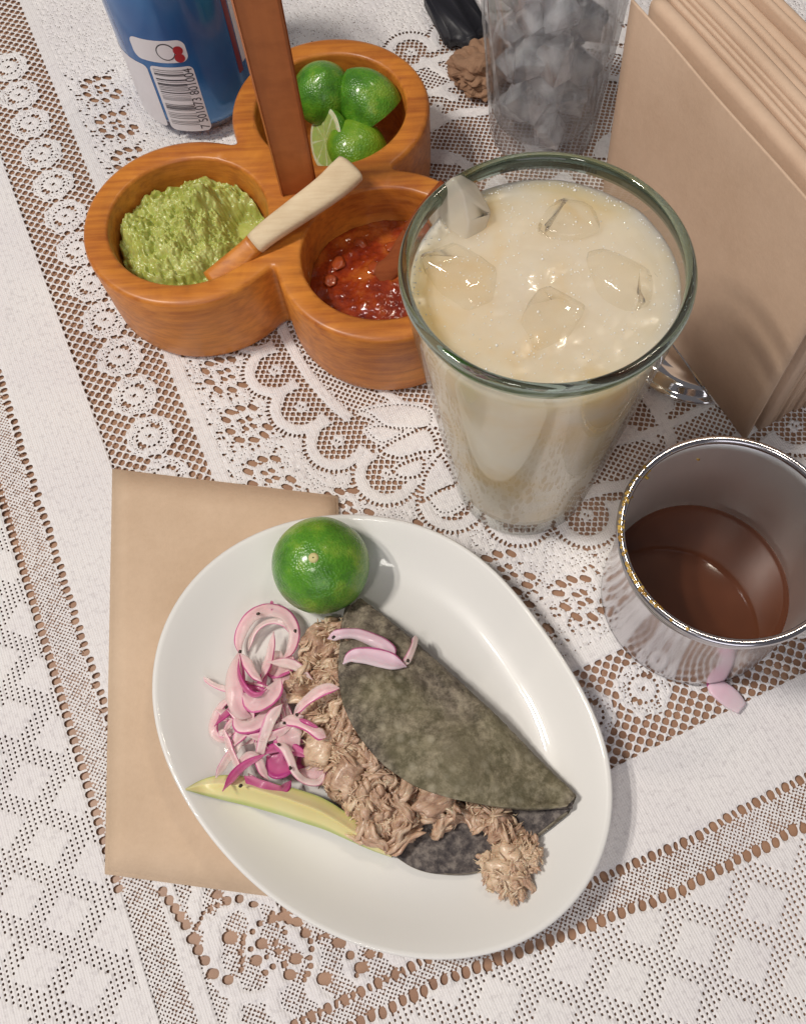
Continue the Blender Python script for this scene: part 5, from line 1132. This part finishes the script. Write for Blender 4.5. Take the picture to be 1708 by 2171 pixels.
# big recognisable pieces
def chunk(px, py, z, s, rot, m, seed, lab):
    p = at(px, py, z); o = lump('meat_chunk', m, s, seed, 3, taco, (p.x - T_C.x, p.y - T_C.y, p.z - 0.005), 0.55, 1.6, rot); o['label'] = lab; return o
chunk(683, 1588, 0.0135, (0.0062, 0.0075, 0.004), (0.2, 0, 0.3), M['pale_meat'], 4, 'pale smooth chunk of meat beside the onion')
chunk(745, 1635, 0.0185, (0.0045, 0.009, 0.0035), (0.1, 0.1, -0.5), M['shredded_meat'], 6, 'long meat chunk on the front of the heap')
chunk(925, 1690, 0.0165, (0.008, 0.0055, 0.0035), (0, 0.2, 0.5), M['shredded_meat'], 9, 'broad flake of meat under the tortilla edge')
for (a, b) in (((1010, 1215), (1140, 1270)), ): pass
def sliver(pts, w, lab, m):
    path = spline(pts, 18); v, f, uv = sweep(path, lambda t: w * taper(t, 0.35, 0.2), lambda t: w * 0.55 * taper(t, 0.35, 0.3), (0, 0, 1), 10)
    o = taco_link('meat_sliver', mesh('meat_sliver', v, f, m)); o['label'] = lab
sliver([at(*p5(1010, 1395), 0.014), at(*p5(1070, 1310), 0.017), at(*p5(1130, 1255), 0.019)], 0.0013, 'thin cream coloured sliver at the left of the meat', M['pale_meat'])
sliver([at(*p5(1530, 1305), 0.0175), at(*p5(1580, 1350), 0.0180), at(*p5(1635, 1400), 0.0175), at(*p5(1670, 1450), 0.016)], 0.0022, 'pale sliver poking out under the tortilla edge', M['pale_meat'])
for (a, b, c) in (((1290, 1730), (1285, 1775), (1292, 1810)), ((1360, 1690), (1355, 1765), (1345, 1840))):
    sliver([at(*p5(*a), 0.011), at(*p5(*b), 0.0085), at(*p5(*c), 0.0068)], 0.0006, 'thin hanging fibre of meat', M['pale_meat'])

# ---- clump of meat fallen on the plate
cl = at(1080, 1845, 0.010); clump = empty('meat_clump', 'pale clump of shredded meat fallen off the taco near the plate rim', 'meat', None, (cl.x, cl.y, 0.006))
def build_clump():
    rn = random.Random(31); spots = [(at(x, y, 0.010), R, H) for x, y, R, H in ((1085, 1815, 40, 9), (1060, 1850, 34, 8), (1085, 1868, 30, 6), (1115, 1815, 26, 7), (1040, 1828, 22, 5))]
    sp2 = [(Vector((c.x, c.y)), R / 5.3 / 1000, H / 1000) for c, R, H in spots]
    for k, (c, R, H) in enumerate(sp2):
        lump('meat_lump', M['pale_meat'], (R * 0.95, R * 0.9, H * 0.65), 60 + k, 3, clump, (c.x - cl.x, c.y - cl.y, plate_z(c.x, c.y) + H * 0.40 - 0.006), 0.5, 2.2)
    for k in range(110):
        c, R, H = rn.choice(sp2); a = rn.uniform(0, 2 * PI); q = R * 1.1 * math.sqrt(rn.random()); x, y = c.x + q * math.cos(a), c.y + q * math.sin(a); hh = H * max(0, 1 - (q / R / 1.15) ** 2) ** 0.5
        place_shred(rn.choice(SHP if rn.random() < 0.6 else SH), x, y, plate_z(x, y) + 0.0006 + hh * 0.85, rn.uniform(0, 6.28), rn.gauss(0, 0.3), rn.gauss(0, 0.5), rn.uniform(0.34, 0.62), clump, (cl.x, cl.y, 0.006))
    fibres('meat_fibres', sp2, clump, (cl.x, cl.y, 0.006), 60, M['pale_meat'], 18)
build_clump()

# ------------------------------------------------------------------ avocado slice
def build_avocado():
    r = empty('avocado_slice', 'curved slice of ripe avocado with green edge, lying in front of the onion', 'avocado')
    up_ = [(393, 1672), (430, 1652), (470, 1643), (520, 1646), (580, 1660), (640, 1676), (690, 1695), (740, 1728), (790, 1772), (830, 1814)]
    lo_ = [(394, 1675), (432, 1686), (475, 1697), (530, 1710), (590, 1727), (645, 1745), (690, 1760), (735, 1780), (785, 1802), (830, 1818)]
    mid = [(393, 1673), (430, 1664), (470, 1662), (520, 1668), (575, 1684), (630, 1702), (680, 1722), (730, 1752), (785, 1788), (830, 1816)]
    n = 40
    def pth(P, zoff, zr): 
        Q = []
        for i, (x, y) in enumerate(P):
            b = at(x, y, 0.010); t_ = i / (len(P) - 1); Q.append(at(x, y, max(plate_z(b.x, b.y) + 0.0006, zoff + zr * math.sin(PI * t_))))
        return spline(Q, n)
    A_, B_, C_ = pth(up_, 0.0098, 0.004), pth(lo_, 0.0078, 0.0005), pth(mid, 0.0110, 0.0085)
    rs = []; uv = []; sk = []
    for i in range(n):
        a, b, c = A_[i], B_[i], C_[i]; row = []
        for k in range(12):                      # two cut faces meeting in a crisp ridge
            t_ = 0.45 * k / 5 if k < 6 else 0.4501 + 0.5499 * (k - 6) / 5
            p = a.lerp(c, t_ / 0.45) if k < 6 else c.lerp(b, (t_ - 0.4501) / 0.5499)
            p = p + Vector((0, 0, -0.0006 * math.sin(PI * (k / 5 if k < 6 else (k - 6) / 5)) * math.sin(PI * i / (n - 1)) + 0.0002 * noise.noise(p * 300))); row.append(p); uv.append((i / (n - 1), t_))
        rs.append(row)
        low = []
        for k in range(7):
            t_ = k / 6; p = b.lerp(a, t_); base = plate_z(p.x, p.y) + 0.0003; q = math.sin(PI * t_); low.append(Vector((p.x, p.y, max(base, p.z - q * min(0.008, max(0.0, p.z - base)) - 0.0002))))
        sk.append(low)
    v, f = rings(rs, cyclic=False); link('flesh', mesh('flesh', v, f, M['avocado'], uv=uv), r)
    v, f = rings(sk, cyclic=False); link('skin', mesh('skin', v, f, M['avocado_skin']), r)
build_avocado()

# ------------------------------------------------------------------ pickled onion
GO = 'pickled red onion slices heaped beside the meat'
def onion_slice(lab, pts, z, w, m='pink_onion', th_=0.00034, tilt=0.0, group=GO, flip=False, conv=p5, e=0.18):
    """pts in enlarged photo coordinates; z one height or a list, metres above the plate"""
    P = []
    for i, (x, y) in enumerate(pts):
        zz = z[i] if isinstance(z, (list, tuple)) else z
        b = at(*conv(x, y), 0.010); P.append(at(*conv(x, y), plate_z(b.x, b.y) + zz))
    n = max(20, 7 * len(pts)); path = spline(P, n); sgn = -1 if flip else 1
    sc = 0.3271 / 5.25 / 1000
    def upf(t):
        return Vector((math.sin(tilt) * math.sin(3 * t + w), math.sin(tilt) * math.cos(2 * t), math.cos(tilt) + 0.2))
    rs = []; uv = []; curl = 0.26 if (int(w * 7 + len(pts)) % 3) else -0.16; K = 8
    for i, p in enumerate(path):
        t = i / (n - 1); d = (path[min(i + 1, n - 1)] - path[max(i - 1, 0)]).normalized(); sd = d.cross(upf(t)).normalized(); up = sd.cross(d)
        hw = w * sc * 0.54 * taper(t, e, 0.12) * (1 + 0.14 * math.sin(7 * t + w)); ring = []; th2 = th_ * (0.7 + 0.3 * taper(t, 0.12, 0.3))
        for s_ in (1, -1):
            for k in range(K + 1):
                c = s_ * (-1 + 2 * k / K); q = min(1.0, (1 - abs(c)) * 5 + 0.25); u_ = curl * hw * (c * c - 0.35) + 0.06 * hw * math.sin(9 * t + 3 * c + w)
                ring.append(p + sd * (hw * c) + up * (u_ + s_ * th2 * q)); uv.append((t, 0.5 + 0.5 * c))
        rs.append(ring)
    v, f = rings(rs, True, True)
    if flip: uv = [(a, 1 - b) for a, b in uv]
    v = [p + Vector((0, 0, 0.0004 * noise.noise(p * 260))) for p in v]
    o = link('onion_slice', mesh('onion_slice', v, f, M[m], uv=uv)); 
    return tag(o, lab, 'onion slice', group)
K_ = 'thin pink strand tangled in the pickled onion heap'
onion_slice('wide pink onion loop arching at the top of the heap', [(425, 600), (408, 500), (440, 400), (500, 325), (590, 292), (690, 312), (755, 385), (768, 470), (740, 560), (690, 610)], [0.004, 0.006, 0.008, 0.008, 0.007, 0.007, 0.007, 0.006, 0.005, 0.004], 74, 'pink_onion', flip=True)
onion_slice('small magenta tip sticking up from the top onion loop', [(620, 236), (628, 265), (622, 295)], [0.0035, 0.006, 0.0075], 20, 'magenta_onion')
onion_slice('inner pale ring inside the top onion loop', [(470, 560), (500, 460), (560, 390), (640, 366), (715, 392), (750, 455)], [0.004, 0.005, 0.006, 0.006, 0.006, 0.004], 34, 'pale_onion')
onion_slice('pale salmon onion flap under the top loop', [(560, 640), (640, 650), (720, 640), (760, 590)], 0.0032, 150, 'pink_onion', e=0.35)
onion_slice('salmon onion flap in the shade beside the meat', [(620, 720), (690, 730), (750, 760)], 0.003, 150, 'pink_onion', e=0.4)
onion_slice('broad translucent onion leaf hanging down the left of the heap', [(410, 560), (392, 660), (385, 760), (392, 870), (430, 960), (500, 990)], [0.008, 0.010, 0.011, 0.011, 0.010, 0.008], 105, 'pink_onion', flip=True, e=0.3)
onion_slice('large folded onion petal in the middle of the heap', [(430, 830), (500, 890), (580, 880), (640, 820), (680, 735)], [0.011, 0.0125, 0.0125, 0.012, 0.011], 120, 'pink_onion', e=0.35)
onion_slice('lower edge of a wide onion petal below the folded one', [(385, 960), (410, 1040), (480, 1052), (560, 1010), (640, 930), (700, 900)], [0.008, 0.009, 0.010, 0.010, 0.010, 0.008], 90, 'pink_onion', flip=False, e=0.3)
onion_slice('dark magenta crescent across the middle of the heap', [(408, 610), (410, 700), (440, 780), (490, 835), (545, 840), (592, 805)], [0.011, 0.0125, 0.0135, 0.014, 0.014, 0.0135], 34, 'magenta_onion', flip=True, e=0.45)
onion_slice('pale strand with a magenta edge left of the top loop', [(425, 575), (470, 650), (505, 710), (560, 760)], [0.009, 0.0105, 0.0115, 0.012], 56, 'pink_onion', e=0.3)
onion_slice('curved onion loop at the far left of the heap', [(375, 862), (310, 900), (262, 975), (243, 1060), (268, 1115), (345, 1155)], [0.006, 0.005, 0.0035, 0.003, 0.003, 0.004], 48, 'pink_onion', flip=True)
onion_slice('pale onion end inside the far left loop', [(270, 1090), (325, 1095), (385, 1080)], [0.003, 0.0045, 0.005], 58, 'pale_onion', e=0.4)
onion_slice('thin pale strand reaching out to the left of the heap', [(182, 728), (235, 772), (305, 800), (385, 812)], [0.002, 0.003, 0.004, 0.006], 34, 'pale_onion')
onion_slice('pale strand running down from the folded petal', [(690, 905), (625, 985), (585, 1080), (556, 1180), (538, 1275)], [0.011, 0.0115, 0.010, 0.009, 0.007], 62, 'pale_onion')
onion_slice('long pale strand reaching down to the avocado', [(440, 1000), (415, 1100), (385, 1190), (325, 1275), (262, 1382)], [0.008, 0.008, 0.007, 0.007, 0.0085], 56, 'pale_onion')
onion_slice('pink strip crossing from the heap onto the meat', [(765, 975), (825, 905), (900, 842), (980, 806), (1065, 800)], [0.014, 0.016, 0.018, 0.019, 0.0185], 60, 'pink_onion', e=0.22)
onion_slice('pink strip with a magenta edge lying below the crossing strip', [(690, 1005), (760, 1012), (850, 1048), (920, 1092), (975, 1118)], [0.013, 0.015, 0.0165, 0.017, 0.016], 64, 'pink_onion', e=0.2)
onion_slice('magenta stub beside the lower pink strip', [(800, 1000), (860, 1026), (922, 1056)], [0.016, 0.0175, 0.0175], 24, 'magenta_onion')
onion_slice('purple onion mass in the lower middle of the heap', [(590, 1240), (650, 1290), (720, 1290), (760, 1240)], [0.007, 0.008, 0.008, 0.006], 150, 'magenta_onion', e=0.45)
onion_slice('rosy wide slice in the middle right of the heap', [(620, 1060), (700, 1080), (740, 1150), (800, 1210)], [0.008, 0.009, 0.009, 0.007], 160, 'pink_onion', e=0.45)
onion_slice('dark pink slice in the shade beside the pale meat chunk', [(770, 1110), (800, 1190), (840, 1290), (900, 1350)], 0.004, 130, 'magenta_onion', e=0.4)
onion_slice('muted pink slice at the lower right end of the heap', [(800, 1330), (870, 1350), (940, 1320), (970, 1260)], 0.005, 110, 'pink_onion', e=0.4)
onion_slice('small magenta loop above the avocado', [(430, 1345), (428, 1275), (480, 1236), (535, 1270), (562, 1335), (602, 1395)], [0.006, 0.008, 0.010, 0.010, 0.009, 0.008], 48, 'pink_onion')
onion_slice('magenta strand lying along the avocado top', [(445, 1370), (520, 1425), (600, 1448), (690, 1462), (748, 1400)], [0.009, 0.011, 0.0115, 0.0105, 0.007], 62, 'magenta_onion')
onion_slice('curling pale strand at the lower right of the heap', [(640, 1160), (700, 1186), (740, 1258), (775, 1345), (840, 1402), (925, 1408), (972, 1335)], [0.010, 0.011, 0.011, 0.010, 0.008, 0.007, 0.006], 44, 'pale_onion')
rn = random.Random(77)
for k in range(38):
    x, y = rn.gauss(560, 115), rn.gauss(1020, 165); a = rn.uniform(0, PI); L = rn.uniform(90, 190); c = rn.uniform(-0.4, 0.4)
    onion_slice(K_, [(x - math.cos(a) * L, y - math.sin(a) * L), (x - L * c * math.sin(a), y + L * c * math.cos(a)), (x + math.cos(a) * L, y + math.sin(a) * L)], rn.uniform(0.0035, 0.0105), rn.uniform(24, 72), rn.choice(['pink_onion', 'pink_onion', 'pale_onion', 'magenta_onion']), e=0.35, flip=rn.random() < 0.5)
GT = 'onion slices lying on the taco'
def on_taco(px, py, lift):
    """height of the upper flap under a photo point"""
    z = 0.02
    for _ in range(6):
        p = at(*p5(px, py), z); d = p - T_C; u = max(-0.97, min(0.97, d.dot(T_AX) / T_R)); best = None
        hw = math.sqrt(1 - u * u)
        for k in range(40):
            q = tort(u, -k / 39); e = abs((q - T_C).dot(T_E) - d.dot(T_E))
            if best is None or e < best[0]: best = (e, q.z)
        z = best[1]
    return z + lift
def taco_onion(lab, pts, w, m, lift, **kw):
    zs_ = [on_taco(x, y, lf) - plate_z(*at(*p5(x, y), 0.010).xy) for (x, y), lf in zip(pts, lift)]
    return onion_slice(lab, pts, zs_, w, m, group=GT, **kw)
taco_onion('upper arched pink onion slice across the taco edge', [(992, 482), (1060, 450), (1170, 448), (1290, 492), (1375, 545), (1418, 610)], 72, 'white_onion', [0.002, 0.0045, 0.004, 0.003, 0.003, 0.0012], th_=0.0009, e=0.16, flip=True)
taco_onion('lower plump pink onion slice across the taco edge', [(1085, 645), (1140, 596), (1240, 590), (1340, 612), (1425, 640), (1492, 662)], 92, 'white_onion', [0.003, 0.004, 0.003, 0.0025, 0.002, 0.001], th_=0.0010, e=0.3, flip=True)
taco_onion('narrow beige onion strand bent over the taco fold', [(1552, 465), (1545, 520), (1510, 600), (1475, 655)], 40, 'pale_onion', [0.0015, 0.0012, 0.0012, 0.0010], th_=0.0006)
def fallen():
    P = [at(1500, 1447, 0.0012), at(1515, 1456, 0.0020), at(1545, 1478, 0.0024), at(1572, 1502, 0.0014)]
    path = spline(P, 22); v, f, uv = sweep(path, lambda t: 0.0010 + 0.0034 * math.sin(PI * min(1, t * 0.8 + 0.02)), lambda t: 0.0006, (0, 0, 1), 12, 0.8)
    uv = [(b, 1 - a) for a, b in uv]
    o = link('onion_slice', mesh('onion_slice', v, f, M['white_onion'], uv=uv)); tag(o, 'stray pale onion petal with a magenta tip on the lace by the steel cup', 'onion slice')
fallen()

# ------------------------------------------------------------------ pepper specks
sp_ = [(535, 318, 0.010, 'on the top onion loop'), (418, 562, 0.0125, 'at the left of the top onion loop'), (775, 430, 0.009, 'beside the top onion loop on the right'), (940, 408, 0.004, 'on the plate above the meat'), (330, 922, 0.007, 'on the far left onion loop'), (785, 973, 0.0165, 'where the two pink strips meet'), (705, 1026, 0.0145, 'on the lower pink strip'), (422, 1433, 0.0175, 'on the avocado slice'), (742, 1316, 0.0125, 'on the curling pale strand'), (668, 1165, 0.012, 'on the rosy wide onion slice'), (1022, 470, 0.024, 'on the upper onion slice of the taco'), (1505, 622, 0.030, 'on the beige strand over the taco fold')]
for k, (x, y, z, w) in enumerate(sp_):
    p = at(*p5(x, y), 0.006 + z * 0.9); o = lump('pepper_speck', M['pepper_speck'], (0.0009, 0.0007, 0.0005), 80 + k, 1, None, p, 0.4, 1.5, (0, 0, k)); tag(o, 'black pepper speck ' + w, 'pepper speck', 'pepper specks on the food')
